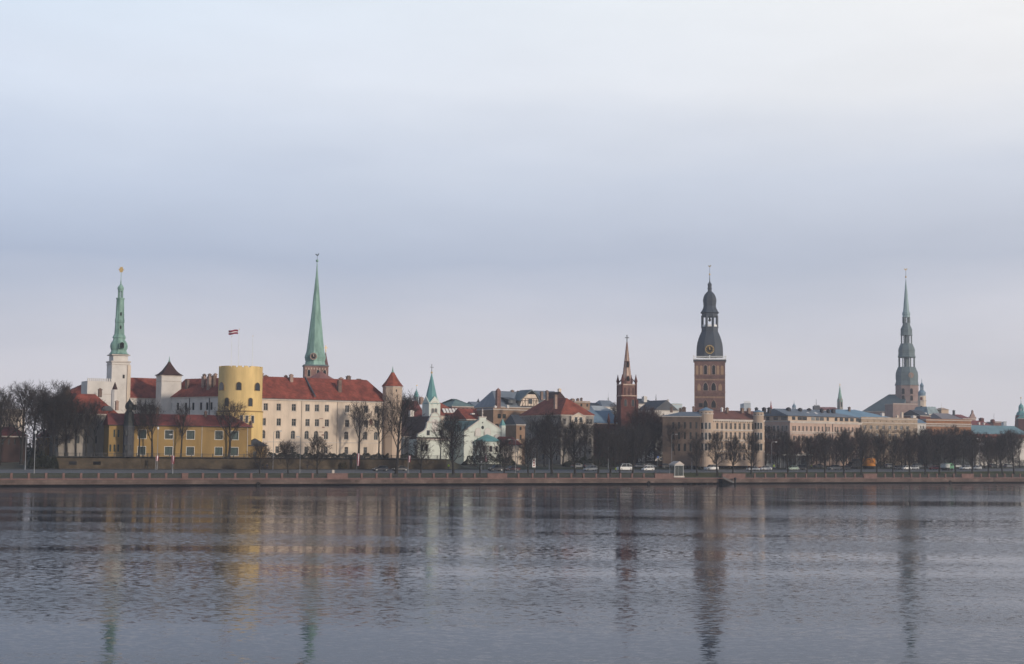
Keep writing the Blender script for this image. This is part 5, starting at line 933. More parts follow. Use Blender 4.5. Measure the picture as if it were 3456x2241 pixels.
b = MB(); b.ball((0,0,at(PX, 1343, Y).z-6), .45); b.build('ball', gold, r)
house('church_gable', 'red brick church gable at the right edge beside the teal dome', 3438, 3490, 1412, 1392, ya=880, yb=878, z=6, D=12, wm=brick_red, rm=tin_teal, gable=True)
# tram shelter with white roof
F = Fac(2583, 2735, t=31, z=4.6); zc = F.Z(2620, 1534); r = F.root('pavilion', 'long low glass pavilion with a white roof edge behind the roadside trees', 'pavilion'); 
b = MB(); b.box(0, F.L*.22, 0, 4, 0, zc-.3); b.build('wall', mat('grey panel', (.26,.29,.32), .5, .12, .3), r)
b = MB(); b.box(F.L*.22+.1, F.L-.3, .3, 3.8, .1, zc-.35); b.build('glazing', mat('dark tinted glazing', (.06,.07,.08), .15, .3, .3), r)
for i in range(9): b = MB(); x = F.L*.24+i*(F.L*.75)/8.5; b.box(x, x+.14, .02, .18, 0, zc-.3); b.build('post', pole_grey, r)
b = MB(); b.box(F.L*.2, F.L+.4, -.8, 4.6, zc-.28, zc+.15); b.build('roof', white_paint, r); b = MB(); b.box(-.2, F.L*.2-.02, -.5, 4.4, zc-.28, zc); b.build('side_roof', mat('blue grey canopy', (.3,.38,.42), .5), r)
# ---------------------------------------------------------------- bare winter trees
def rot_dir(d, ang, az):
    d = d.normalized(); u = d.orthogonal().normalized(); v = d.cross(u); s_ = u*cos(az)+v*sin(az)
    return (d*cos(ang)+s_*sin(ang)).normalized()
def limb(b, p, d, L, r0, r1, R, nseg=3, n=5, wob=.12, up=.06):
    pts = [p]; q = p
    for i in range(nseg):
        d = (d+Vector((R.uniform(-wob, wob), R.uniform(-wob, wob), R.uniform(-wob, wob)+up))).normalized(); k = q+d*L/nseg
        b.tube(q, k, r0+(r1-r0)*i/nseg, r0+(r1-r0)*(i+1)/nseg, n); q = k; pts.append(q)
    return pts, d
def make_tree(seed, H, kind, tmat):
    R = random.Random(seed); T = MB(); C = MB()
    if kind == 'lime': bole, nl, rx, ztop, zc = .17, 19, .26, 1.0, .6
    elif kind == 'vase': bole, nl, rx, ztop, zc = .26, 11, .36, 1.0, .66
    elif kind == 'round': bole, nl, rx, ztop, zc = .2, 14, .42, 1.0, .58
    else: bole, nl, rx, ztop, zc = .1, 22, .32, 1.0, .52
    r0 = H*.022 if kind != 'thicket' else H*.016
    lead, _ = limb(T, Vector((0,0,0)), Vector((R.uniform(-.04,.04), R.uniform(-.04,.04), 1)), H*.8, r0, r0*.25, R, 7, 7, .06, .05)
    b0 = MB(); T.lathe([(r0*1.7, -.3), (r0*1.25, .25), (r0*1.02, .8)], 7)
    def on_lead(f): 
        x = f*(len(lead)-1); i = min(int(x), len(lead)-2); return lead[i].lerp(lead[i+1], x-i)
    def reach(p, d):                       # distance to the crown's outline
        k = 0
        for _ in range(60):
            k += H*.012; q = p+d*k; e = (q.x*q.x+q.y*q.y)/(rx*H)**2+((q.z-zc*H)/((ztop-zc)*H if q.z > zc*H else (zc-bole*.8)*H))**2
            if e > 1: return k
        return k
    def blade(p, d, L, w_):
        s_ = d.orthogonal().normalized(); a = R.uniform(0, pi); s_ = (s_*cos(a)+d.cross(s_)*sin(a))*w_; m = p+d*L*.55+Vector((R.uniform(-.1,.1), R.uniform(-.1,.1), R.uniform(-.04,.1)))*L; e = p+(d+Vector((0,0,.12)))*L
        C.add([p-s_, p+s_, m+s_*.7, e, m-s_*.7], [(0,1,2,4),(4,2,3)])
    for i in range(nl):
        f = bole/.8+(1-bole/.8)*((i+.3)/nl)**.9*.96; p = on_lead(min(f, .98)); az = i*2.4+R.uniform(-.4,.4); tilt = radians(R.uniform(38, 62) if kind == 'lime' else R.uniform(28, 55) if kind == 'vase' else R.uniform(45, 75))*(1-.45*f)
        d = rot_dir(Vector((0,0,1)), tilt, az); L = reach(p, d)*R.uniform(.78, 1.0)
        if L < .5: continue
        rr = r0*(.55-.35*f); pts, de = limb(T, p, d, L*.8, rr, rr*.25, R, 4, 4, .16, .08)
        ns = max(4, int(L/H*26))
        for j in range(ns):
            g_ = .18+.82*(j+R.random())/ns; x = g_*(len(pts)-1); a = min(int(x), len(pts)-2); q = pts[a].lerp(pts[a+1], x-a); dd = (pts[a+1]-pts[a]).normalized()
            d2 = rot_dir(dd, radians(R.uniform(25, 60)), R.uniform(0, 2*pi)); d2 = (d2+Vector((0,0,.25))).normalized(); L2 = min(reach(q, d2), L*.5)*R.uniform(.7, 1.1)+.25
            p2, e2 = limb(C, q, d2, L2, rr*.26, .018, R, 2, 3, .2, .08)
            for k in range(11 if kind != 'thicket' else 14):
                x = R.uniform(.15, 1)*2; a = min(int(x), 1); q2 = p2[a].lerp(p2[a+1], x-a); d3 = rot_dir((p2[a+1]-p2[a]), radians(R.uniform(20, 60)), R.uniform(0, 2*pi)); L3 = R.uniform(.5, 1.0)*H*.075+.15
                blade(q2, d3, L3, .021 if kind in ('lime', 'round') else .026)
                for _ in range(2): blade(q2+d3*L3*R.uniform(.3, .8), rot_dir(d3, radians(R.uniform(20, 55)), R.uniform(0, 2*pi)), L3*.6, .02)
    return T.mesh('trunk', bark), C.mesh('crown', tmat), H
PROTO = {}
for kd, H_, seeds, tm in (('lime', 12, (3, 5, 11, 17), twig), ('vase', 16, (21, 23, 29), twig), ('round', 9, (31, 37), twig), ('thicket', 13, (41, 43, 47), twig_red), ('dark', 13, (53, 59), twig)):
    PROTO[kd] = [make_tree(s_, H_, 'thicket' if kd == 'dark' else kd, tm) for s_ in seeds]
TN = [0]
def tree(label, px, t, ptop, kind, name='bare_tree', group=None, wide=1.0, z=None, lean=0, py=1540):
    p = qpt(px, t, py); s_ = qs(p); z0 = zg(s_, t) if z is None else z; top = at(px, ptop, p.y).z; TN[0] += 1; R = random.Random(TN[0]*13+5)
    tm, cm, H_ = PROTO[kind][TN[0] % len(PROTO[kind])]; k = (top-z0)/H_
    o = empty(name, label, 'tree', (p.x, p.y, z0-.05), R.uniform(0, 6.28), group); o.scale = (k*wide, k*wide, k); o.rotation_euler[1] = lean
    put('trunk', tm, o); put('crown', cm, o); return o
GQ = 'young lime trees along the quay'
LM = [(877, 1494, 'round', 'in front of the gatehouse corner'), (974, 1490, 'round', 'in front of the left half of the cream castle wing'), (1072, 1475, 'round', 'in front of the middle of the cream castle wing'),
      (1337, 1335, 'vase', 'tall and forked, in front of the castle turret'), (1421, 1480, 'round', 'before the left foot of the baroque gable'), (1531, 1398, 'lime', 'tall and dense, between the baroque gable and white church'), (1621, 1485, 'round', 'in front of the white church apse'), (1702, 1480, 'round', 'at the right corner of the white church'),
      (1783, 1480, 'round', 'just left of the white advertising panel'), (1863, 1392, 'lime', 'tall, in front of the middle of the red hipped house'), (1941, 1415, 'lime', 'in front of the pedimented dormer'), (2019, 1430, 'lime', 'in front of the blue roofed nave'), (2059, 1450, 'lime', 'left of the white van'), (2092, 1455, 'lime', 'over the front of the white van'), (2135, 1450, 'lime', 'at the back of the white van'),
      (2352, 1468, 'lime', 'first to the right of the glass shrine'), (2421, 1455, 'lime', 'at the rear of the white pickup'), (2473, 1470, 'lime', 'right of the white pickup, above a long parapet block'), (2535, 1462, 'lime', 'in front of the orange red container')]
for px, top, kd, wh in LM: tree(f'bare quay tree {wh}', px, 4.5 if px != 1337 else 3.5, top, kd, 'bare_tree', GQ, 1.0 if kd != 'round' else 1.0)
RW = [(2659, 1462), (2722, 1470), (2784, 1455), (2847, 1448), (2906, 1452), (2958, 1468), (3013, 1470), (3069, 1460), (3122, 1462), (3170, 1458), (3224, 1466), (3280, 1462), (3335, 1462), (3382, 1466), (3421, 1458)]
WH = ['right of the white pavilion roof end', 'over the dark estate car', 'between pavilion and dark grey saloon', 'behind the dark grey saloon', 'over the dark lorry', 'at the right end of the orange lorry', 'in front of the beige block middle', 'between two white hatchbacks', 'below the narrow white house', 'over the cab of the green and white lorry', 'right of the green and white lorry', 'between the last two white cars', 'below the carmine flag', 'third from the right edge', 'nearest the right edge']
for (px, top), wh in zip(RW, WH): tree(f'bare upright quay tree {wh}', px, 5, top, 'lime', 'bare_tree', GQ, .95)
# castle terrace
for px, top, kd, wd, wh in ((468, 1352, 'vase', .8, 'right beside the dark oriel tower'), (513, 1356, 'vase', .95, 'in front of the yellow building, second window'), (610, 1368, 'vase', .8, 'slim, before the middle of the yellow building'), (773, 1355, 'vase', 1.15, 'broad, before the round tower'), (1211, 1357, 'vase', 1.0, 'before the right part of the cream wing'), (1278, 1366, 'vase', .8, 'slim, at the right end of the cream wing')):
    tree(f'bare terrace tree {wh}', px, 30.2 if px < 900 else 36, top, kd, 'bare_tree', 'trees on the castle terrace', wd, 6.95)
tree('bare tree in front of the baroque gable on the lawn', 1486, 40, 1420, 'vase', wide=.85)
tree('bare tree crown rising behind the castle turret', 1368, 100, 1328, 'vase', z=5.3)
# left end
for px, t, top, kd, wd, wh in ((-4, 40, 1312, 'vase', 1.1, 'cut by the left edge of the view'), (72, 42, 1296, 'vase', .95, 'tall, leaning by the two white poles'), (112, 52, 1298, 'vase', 1.0, 'tall, behind the right white pole'), (147, 44, 1322, 'dark', 1.2, 'dense and dark, left half of the dark thicket'), (191, 50, 1290, 'vase', 1.05, 'tall, topping the dark thicket'), (180, 40, 1330, 'dark', 1.0, 'dense and dark, right half of the dark thicket'), (223, 42, 1318, 'lime', 1.0, 'narrow, at the left corner of the stained grey house'), (256, 41, 1352, 'vase', .8, 'before the stained grey house, left windows'), (290, 41, 1360, 'vase', .8, 'before the stained grey house, middle'), (318, 41, 1352, 'vase', .9, 'before the stained grey house, under the dark dormer'), (30, 60, 1340, 'vase', .9, 'slender, behind the left edge cottage')):
    tree(f'bare left bank tree {wh}', px, t, top, kd, 'bare_tree', 'trees at the left end of the bank', wd, None if px < 200 else 6.95)
# clumps round the gothic church and behind the road
BK = [(1812, 1408, 46, 'vase', 'before the left side of the hipped house'), (1838, 1420, 40, 'lime', 'before the hipped house, left of the tall quay tree'), (1900, 1430, 44, 'lime', 'before the hipped house, under its ridge end'), (1975, 1420, 44, 'vase', 'at the right corner of the hipped house'), (2040, 1450, 46, 'dark', 'before the brick nave'), (2078, 1440, 44, 'dark', 'at the left foot of the gothic tower'),
      (2112, 1430, 40, 'dark', 'before the gothic tower'), (2150, 1385, 50, 'thicket', 'reddish, right of the gothic tower'), (2180, 1372, 46, 'thicket', 'reddish and tallest right of the gothic tower'), (2208, 1384, 52, 'thicket', 'reddish, below the white gable'), (2240, 1404, 46, 'thicket', 'reddish, at the left end of the brown wing'), (2166, 1430, 36, 'dark', 'dark, behind the silver hatchback'), (2262, 1415, 42, 'thicket', 'reddish, behind the tall lamp post'), (2296, 1430, 40, 'vase', 'behind the glass shrine'), (2281, 1428, 31, 'vase', 'before the brown wing, over the glass shrine'), (2318, 1436, 33, 'lime', 'before the brown wing, right of the glass shrine'), (2344, 1430, 30, 'vase', 'before the brown wing, left of the round bay'), (2090, 1362, 190, 'thicket', 'small and rust red, on the skyline left of the gothic tower')]
for px, top, t, kd, wh in BK: tree(f'bare tree {wh}', px, t, top, kd, 'bare_tree', 'trees between the road and the town', 1.0 if kd != 'lime' else .95)
BR = [(2330, 1440), (2375, 1436), (2440, 1424), (2513, 1424), (2566, 1448), (2600, 1438), (2642, 1446), (2700, 1470), (2755, 1462), (2800, 1474), (2855, 1450), (2905, 1440), (2940, 1452), (2985, 1446), (3020, 1468), (3056, 1446), (3100, 1448), (3130, 1442), (3150, 1446), (3190, 1448), (3215, 1436), (3250, 1446), (3276, 1452), (3308, 1462), (3345, 1470), (3375, 1464), (3405, 1450), (3440, 1456)]
BW = ['left of the round corner bay', 'in front of the round corner bay', 'before the rust roofed block, left part', 'before the rust roofed block, right part', 'before the small corner bay', 'before the shaded side of the long rose block, left', 'before the shaded side of the long rose block, right', 'before the long rose block, over the pavilion', 'before the long rose block, left of its downpipe', 'before the long rose block, right of its downpipe', 'before the long rose block, right third', 'at the right end of the long rose block', 'at the left corner of the beige block', 'before the beige block, second windows', 'before the beige block, middle', 'before the beige block, right windows', 'before the narrow white house', 'at the left end of the orange block', 'before the orange block, third window', 'before the orange block, left of its middle', 'before the orange block, middle and tallest there', 'before the orange block, right windows', 'at the right end of the orange block', 'left of the carmine flag', 'below the carmine flag', 'beneath the dark blue flag', 'before the orange roofed hall, right', 'before the right edge hall']
for (px, top), wh in zip(BR, BW): tree(f'bare rear tree {wh}', px, 33+TN[0] % 4, top, ('lime', 'thicket', 'vase', 'lime')[TN[0] % 4] if px > 3060 else 'vase', 'bare_tree', 'rear row of trees beyond the road', .95 if px > 3060 else .8)
ER = [(2462, 1478, 'between the two rust block trees, above the long parapet block'), (2548, 1482, 'beside the orange red container'), (2584, 1476, 'behind the white saloon right of the container'), (2622, 1480, 'over the left part of the pavilion roof'), (2682, 1486, 'over the right part of the pavilion roof'), (2738, 1480, 'just right of the pavilion'), (2770, 1478, 'before the long rose block, below its middle downpipe'), (2822, 1476, 'behind the dark grey off roader'), (2872, 1472, 'behind the black saloon'), (2922, 1474, 'over the orange lorry'), (2972, 1472, 'before the beige block, first windows'), (3042, 1474, 'before the beige block, sixth window'), (3085, 1470, 'before the beige block, right corner'), (3208, 1470, 'over the green and white lorry rear'), (3322, 1476, 'between the white front hall windows, left'), (3362, 1478, 'low, under the carmine flag tail')]
for px, top, wh in ER: tree(f'small bare tree {wh}', px, 29.5, top, 'thicket', 'bare_tree', 'low trees at the far kerb', 1.0)
# dense dark shrubs
def shrub(label, px0, px1, t, ptop, m=hedge_leaf, n=2600, name='shrub', z=None, cut=False):
    R = random.Random(int(px0)); a, c = qpt(px0, t), qpt(px1, t); L = (c-a).length; z0 = zg(qs(a), t) if z is None else z; h = at((px0+px1)/2, ptop, (a.y+c.y)/2).z-z0
    r = empty(name, label, 'shrub' if name == 'shrub' else 'hedge', (a.x, a.y, z0-.1), QA); b = MB()
    for i in range(n):
        x = R.uniform(0, L); e = sqrt(max(0, 1-(2*x/L-1)**4)) if not cut else 1; hh = h*e*(.82+.18*sin(x*1.7+px0)+.1*sin(x*4.1)); u = R.random()**.6; z_ = hh*u; y = R.uniform(-1, 1)*1.3*sqrt(max(.05, 1-u*u))
        s_ = R.uniform(.10, .24); d = Vector((R.uniform(-1,1), R.uniform(-1,1), R.uniform(-1,1))).normalized(); e1 = d.orthogonal().normalized()*s_; e2 = d.cross(e1); p = Vector((x, y, z_)); b.add([p-e1, p+e2*.6, p+e1, p-e2*.6], [(0,1,2,3)])
    b.build('foliage', m, r); s2 = MB()
    for i in range(int(L/1.2)+1): x = min(L, i*1.2+.3); s2.tube((x, 0, 0), (x+R.uniform(-.4,.4), R.uniform(-.4,.4), h*.6), .06, .02, 4)
    s2.build('stems', bark, r); return r
shrub('dense dark evergreen shrub mass at the left end of the terrace wall', 96, 198, 27.5, 1524, n=6000)
shrub('dark clipped hedge in front of the cream castle wing, under its ground floor windows', 905, 1310, 31.5, 1527, n=7000, name='hedge', z=6.9, cut=True)
shrub('dark hedge behind the road between castle and white church', 1325, 1408, 45, 1528, n=2500, name='hedge')
shrub('dark bushes in front of the white church apse', 1562, 1740, 46, 1530, n=5000, name='hedge')
shrub('dark thicket of bushes behind the silver hatchback and the road', 2120, 2290, 58, 1490, n=7000, name='hedge')
shrub('dark undergrowth behind the two pale lamp posts at the left edge', -40, 160, 62, 1478, n=6000, name='hedge')
shrub('tall dark thicket far behind the left edge trees', -60, 215, 135, 1432, n=6000, name='hedge', m=bark)
shrub('rounded dark bush at the foot of the baroque gable', 1476, 1516, 33, 1558, n=1200)
shrub('small yellow brown bush on the lawn before the castle wall', 1147, 1168, 27.4, 1548, m=mat('dry bush', (.06,.05,.025), .95), n=500)
shrub('dark bushes left of the white van behind the road', 1905, 2075, 40, 1538, n=5000, name='hedge')
shrub('long dark undergrowth behind the right hand part of the road', 2960, 3470, 41, 1518, n=12000, name='hedge')
# ---------------------------------------------------------------- street lamps, poles, banners, signs
def lamp(label, px, t, ptop, arm=(1,), m=pole_grey, head=1.0, name='street_lamp'):
    p = qpt(px, t); z0 = zg(qs(p), t); h = at(px, ptop, p.y).z-z0; r = empty(name, label, 'street lamp', (p.x, p.y, z0), QA, 'street lamps along the road')
    b = MB(); b.lathe([(.13, 0), (.12, 1.2), (.085, 1.3), (.06, h-.3)], 8); b.build('pole', m, r)
    for k in arm:
        b = MB(); b.tube((0,0,h-.4), (.5*k,0,h-.05), .05, .05); b.tube((.5*k,0,h-.05), (1.5*k,0,h), .05, .04); b.build('arm', m, r)
        b = MB(); b.frustum(1.9*k, 0, .55*head, .17, h-.08, .4*head, .10, h+.12); o = b.build('lamp_head', pole_grey, r); b = MB(); b.frustum(1.9*k, 0, .3, .1, h-.17, .45, .14, h-.085); b.build('lens', lamp_glass, o)
    if not arm:
        b = MB(); b.lathe([(.1, h-.3), (.26, h-.2), (.3, h+.25), (.12, h+.45)], 8); b.build('lamp_head', lamp_glass, r)
    return r
lamp('left one of two tall pale lamp posts near the left edge', 86, 24, 1441, ()); lamp('right one of two tall pale lamp posts near the left edge', 117, 8.4, 1460, ())
lamp('slim lamp post before the second window of the yellow building', 531, 24, 1446, ()); lamp('slim lamp post between the second and third windows of the yellow building', 584, 8.4, 1466, (-.4,))
lamp('lamp post with curved arm at the left end of the cream castle wing', 922, 24.5, 1454, (1,)); lamp('lamp post with short arm before the middle of the cream castle wing', 1013, 8.6, 1474, (-.4,))
lamp('double armed lamp post right of the white church', 1740, 8.6, 1483, (-1.2, .3)); lamp('thin lamp post left of the silver estate car, before the hipped house', 1854, 25, 1474, (1,))
lamp('lamp post left of the white van', 2053, 25, 1462, (1,)); lamp('tall pale lamp post behind the left side of the glass shrine', 2267, 30, 1465, (1,)); lamp('lamp post behind the round corner bay trees', 2335, 25, 1489, (1,)); lamp('lamp post over the pavilion roof', 2604, 25, 1491, (1,)); lamp('thin pale pole lamp before the dark pavilion', 3286, 25, 1480, (1,)); lamp('lamp post beneath the carmine flag on the right', 3305, 25, 1498, (1,)); lamp('short globe lamp before the white church apse', 1624, 25, 1560, ()); lamp('lamp post left of the baroque gable', 1378, 8.6, 1478, (-.8,))
def banner(label, px, t, ptop, pb, w_=.8, name='flag_banner'):
    p = qpt(px, t); z0 = zg(qs(p), t); r = empty(name, label, 'banner', (p.x, p.y, z0), QA, 'hanging flag banners along the road'); zt, zb = at(px, ptop, p.y).z-z0, at(px, pb, p.y).z-z0
    b = MB(); b.lathe([(.06, 0), (.05, zt+.2)], 6); b.build('pole', pole_grey, r); b = MB(); n = 6; v = []
    for j in range(n+1):
        for i in range(4): v.append((.07+w_*i/3*(1-.25*j/n), .09*sin(i*2.2+j*.7), zt-(zt-zb)*j/n))
    b.v = v
    for j in range(n):
        for i in range(3): b.f.append((j*4+i, j*4+i+1, j*4+i+5, j*4+i+4)); b.mi.append(1 if i == 1 else 0)
    b.build('cloth', [flag_red, flag_white], r); return r
banner('drooping red and white flag on the left lamp before the yellow building', 526, 23.5, 1538, 1556); banner('drooping red and white flag by the right lamp before the yellow building', 579, 9, 1538, 1566)
banner('pair of red and white flags on a pole before the cream castle wing', 1205, 25.2, 1530, 1572, .9); banner('drooping dark red flag on the lawn left of the baroque gable', 1378, 25.4, 1538, 1560); banner('red and white flag on a pole before the white church apse', 1637, 25.2, 1533, 1558)
for px, lab, cols in ((3372, 'carmine and white flag streaming from a pole near the right edge', [flag_red, flag_white]), (3385, 'small wine coloured flag between the carmine and the blue flags', [flag_red]), (3398, 'dark blue flag on a pole near the right edge', [flag_blue])):
    p = qpt(px, 34); z0 = zg(qs(p), 34); ptop = {3372: 1474, 3385: 1478, 3398: 1474}[px]; zt = at(px, ptop, p.y).z
    r = empty('flagpole', f"pale flagpole carrying the {lab.split(' flag')[0].split('small ')[-1]} flag near the right edge", 'flagpole', (p.x, p.y, z0), QA, 'flagpoles near the right edge'); b = MB(); b.lathe([(.08,0),(.05,zt-z0+.2)], 6); b.build('pole', pole_grey, r); b = MB(); b.ball((0,0,zt-z0+.28), .1); b.build('finial', gold, r)
    flag(lab, 0, 0, 0, 0, 600, cols, .5, 0, Vector((p.x-.06, p.y, zt)), (2.3 if px == 3372 else 1.0, 1.1))
p = qpt(1802, 9.5); z0 = zg(qs(p), 9.5); r = empty('advertising_panel', 'tall white advertising panel with three dark red marks beside the road', 'sign', (p.x, p.y, z0), QA)
zb, zt = at(1802, 1577, p.y).z-z0, at(1802, 1546, p.y).z-z0; b = MB(); b.box(-.55, .55, -.1, .1, zb, zt); b.build('panel', white_paint, r); b = MB(); b.box(.15, .4, -.12, .12, 0, zb-.3); b.build('post', iron, r); b = MB(); b.box(-.62, .62, -.14, .14, zb-.3, zb-.002); b.build('frame', iron, r)
for i, f_ in enumerate((.2, .48, .76)): b = MB(); zc = zb+(zt-zb)*f_; b.prism([(-.26, zc-.2), (-.08, zc-.26), (0, zc-.12), (.12, zc-.26), (.27, zc-.16), (.16, zc+.02), (.25, zc+.2), (.05, zc+.26), (-.2, zc+.2), (-.3, zc+.03)], -.13, -.101); b.build('red_mark', mat('sign red', (.24,.02,.04), .6), r)
p = qpt(2220, 8.9); z0 = zg(qs(p), 8.9); r = empty('road_sign', 'round blue road sign on a thin pole left of the glass shrine', 'road sign', (p.x, p.y, z0), QA); zc = at(2220, 1543, p.y).z-z0; b = MB(); b.lathe([(.04,0),(.04,zc)], 6); b.build('pole', pole_grey, r); b = MB(); b.prism([(.38*cos(2*pi*i/16), zc+.38*sin(2*pi*i/16)) for i in range(16)], -.06, -.03); b.build('disc', mat('sign blue', (.015,.07,.24), .5), r)
p = qpt(1125, 8.7); r = empty('stone_marker', 'small pale stone marker at the road edge below the cream castle wing', 'marker', (p.x, p.y, zg(qs(p), 8.7)), QA); b = MB(); b.box(-.35,.35,-.15,.15,0,.75); b.frustum(0,0,.4,.2,.753,.25,.12,.95); b.build('block', trim_stone, r)
# ---------------------------------------------------------------- vehicles
car_paint = {}
def paint(n, c, ro=.3, spec=.6):
    if n not in car_paint: car_paint[n] = mat('car paint '+n, c, ro, .05, .5, spec=spec)
    return car_paint[n]
head_m = mat('headlamp glass', (.75,.75,.72), .15, .03, 2); tail_m = mat('tail lamp red', (.30,.02,.02), .3, .05, 2); carglass = mat('car glass', (.015,.018,.022), .06, .2, 1)
KIND = {  # length, half width, lower outline (x, top z), glasshouse (x, roof z) ; front is at -x
 'saloon': (4.6, .88, [(-2.3,.55),(-2.2,.72),(-1.1,.92),(.0,.95),(1.3,.98),(2.15,.95),(2.3,.6)], [(-1.15,.93),(-.35,1.40),(.75,1.42),(1.65,.99)], .31),
 'hatch': (4.1, .86, [(-2.05,.55),(-1.95,.75),(-1.1,.95),(0,1.0),(1.3,1.05),(1.95,1.0),(2.05,.55)], [(-1.2,.96),(-.4,1.47),(1.2,1.47),(1.92,1.02)], .31),
 'estate': (4.7, .88, [(-2.35,.55),(-2.22,.74),(-1.2,.94),(0,.98),(1.5,1.02),(2.25,1.0),(2.35,.6)], [(-1.25,.95),(-.4,1.48),(1.6,1.50),(2.22,1.02)], .32),
 'suv': (4.6, .93, [(-2.3,.65),(-2.2,.95),(-1.1,1.1),(0,1.13),(1.5,1.16),(2.2,1.12),(2.3,.65)], [(-1.15,1.1),(-.45,1.72),(1.6,1.74),(2.18,1.14)], .37),
 'van': (5.2, .98, [(-2.6,.7),(-2.5,1.0),(-1.9,1.2),(0,1.25),(1.6,1.25),(2.5,1.25),(2.6,.7)], [(-2.0,1.18),(-1.1,2.1),(1.6,2.15),(2.55,1.4)], .36),
 'pickup': (4.9, .92, [(-2.45,.65),(-2.35,.95),(-1.2,1.08),(0,1.1),(1.5,1.1),(2.4,1.1),(2.45,.65)], [(-1.25,1.06),(-.5,1.74),(1.5,1.74),(2.2,1.12)], .38)}
CMESH = {}
def car_meshes(kind):
    if kind in CMESH: return CMESH[kind]
    L, w_, low, gh, rw = KIND[kind]; b = MB(); zb = .24; secs = []
    for x, zt in low:
        q = w_*(.86 if abs(x) > L/2-.01 else .96 if abs(x) > L/2-.2 else 1); secs.append([(x,-q,zb+.12),(x,-q,zt-.12),(x,-q+.12,zt),(x,q-.12,zt),(x,q,zt-.12),(x,q,zb+.12),(x,q-.15,zb),(x,-q+.15,zb)])
    v = [p for s_ in secs for p in s_]; n = 8; f = [tuple(range(n-1,-1,-1)), tuple((len(secs)-1)*n+i for i in range(n))]
    for i in range(len(secs)-1):
        for j in range(n): k = (j+1)%n; f.append((i*n+j, i*n+k, (i+1)*n+k, (i+1)*n+j))
    b.add(v, f); g_ = MB(); wr = w_*.72; wb = w_-.13; sec = []
    for i, (x, z) in enumerate(gh):
        edge = i in (0, len(gh)-1); q = wb if edge else wr
        zl = lerp(x, low)-.02; sec.append([(x, -wb, zl), (x, -q, z if not edge else zl+.02), (x, q, z if not edge else zl+.02), (x, wb, zl)])
    v = [p for s_ in sec for p in s_]; f = [(0,1,2,3), tuple(12+i for i in (3,2,1,0))]
    for i in range(3):
        for j in range(4): k = (j+1)%4; f.append((i*4+j, (i+1)*4+j, (i+1)*4+k, i*4+k))
    g_.add(v, f)
    x1, z1, x2, z2 = gh[1][0]-.04, gh[1][1], gh[2][0]+.06, gh[2][1]; b.add([(x1,-wr-.01,z1+.005),(x2,-wr-.01,z2+.005),(x2,wr+.01,z2+.005),(x1,wr+.01,z1+.005),(x1+.1,-wr+.1,z1+.06),(x2-.1,-wr+.1,z2+.06),(x2-.1,wr-.1,z2+.06),(x1+.1,wr-.1,z1+.06)], [(0,3,2,1),(4,5,6,7),(0,1,5,4),(1,2,6,5),(2,3,7,6),(3,0,4,7)])
    for sy in (-1, 1):
        for (xa, za), (xb, zb_) in ((gh[0], gh[1]), (gh[2], gh[3])):
            b.tube((xa, sy*(wb if (xa, za) in (gh[0], gh[3]) else wr), za), (xb, sy*(wb if (xb, zb_) == gh[3] else wr), zb_), .045, n=4)
        xm = (gh[1][0]+gh[2][0])/2; b.tube((xm, sy*wb, lerp(xm, low)), (xm, sy*wr, (z1+z2)/2), .05, n=4)
        if kind in ('van', 'pickup', 'suv', 'estate'): xq = gh[2][0]-.15; b.tube((xq, sy*wb, lerp(xq, low)), (xq, sy*wr, z2), .06, n=4)
    t_ = MB(); t_.lathe([(rw*.6,-.1),(rw*.95,-.11),(rw,-.05),(rw,.05),(rw*.95,.11),(rw*.6,.1)], 16); t_.v = [(x, z, y) for x, y, z in t_.v]
    m_ = MB(); m_.lathe([(.04,-.09),(rw*.58,-.085),(rw*.58,.085),(.04,.09)], 10); m_.v = [(x, z, y) for x, y, z in m_.v]
    h = MB(); h.box(-.1,.1,-.16,.16,-.08,.08)
    CMESH[kind] = (b, g_.mesh('window', carglass), t_.mesh('wheel', tyre_rubber), m_.mesh('rim', rim_metal), h.mesh('headlight', head_m), h.mesh('tail_light', tail_m), {}); return CMESH[kind]
def car(label, px, t, kind, colname, col, face=-1, py=1580, name='car', cat='car', z=None):
    b, gl, wm, rm, hl, tl, cache = car_meshes(kind); L, w_, low, gh, rw = KIND[kind]
    p = qpt(px, t, py); s_ = qs(p); r = empty(name, label, cat, (p.x, p.y, (zg(s_, t)+.04) if z is None else z), QA+(0 if face < 0 else pi), 'traffic on the riverside road')
    if colname not in cache: cache[colname] = b.mesh('body', paint(colname, col))
    put('body', cache[colname], r); put('window', gl, r)
    for x in (-L/2+.82, L/2-.88):
        for y in (-w_+.1, w_-.1): o = put('wheel', wm, r, (x, y, rw)); put('rim', rm, o, (0, -.03 if y < 0 else .03, 0))
    for y in (-w_+.3, w_-.3): put('headlight', hl, r, (low[1][0]-.02, y, low[1][1]-.08)); put('tail_light', tl, r, (low[-2][0]+.06, y, low[-2][1]-.12))
    return r
NAVY, CHAR, SILV, WHIT, MARO, GREY, DARK, RED_ = ('navy', (.018,.022,.035)), ('charcoal', (.035,.037,.042)), ('silver', (.42,.43,.44)), ('white', (.72,.72,.71)), ('maroon', (.075,.022,.026)), ('grey', (.14,.15,.16)), ('black', (.014,.015,.018)), ('red', (.28,.03,.03))
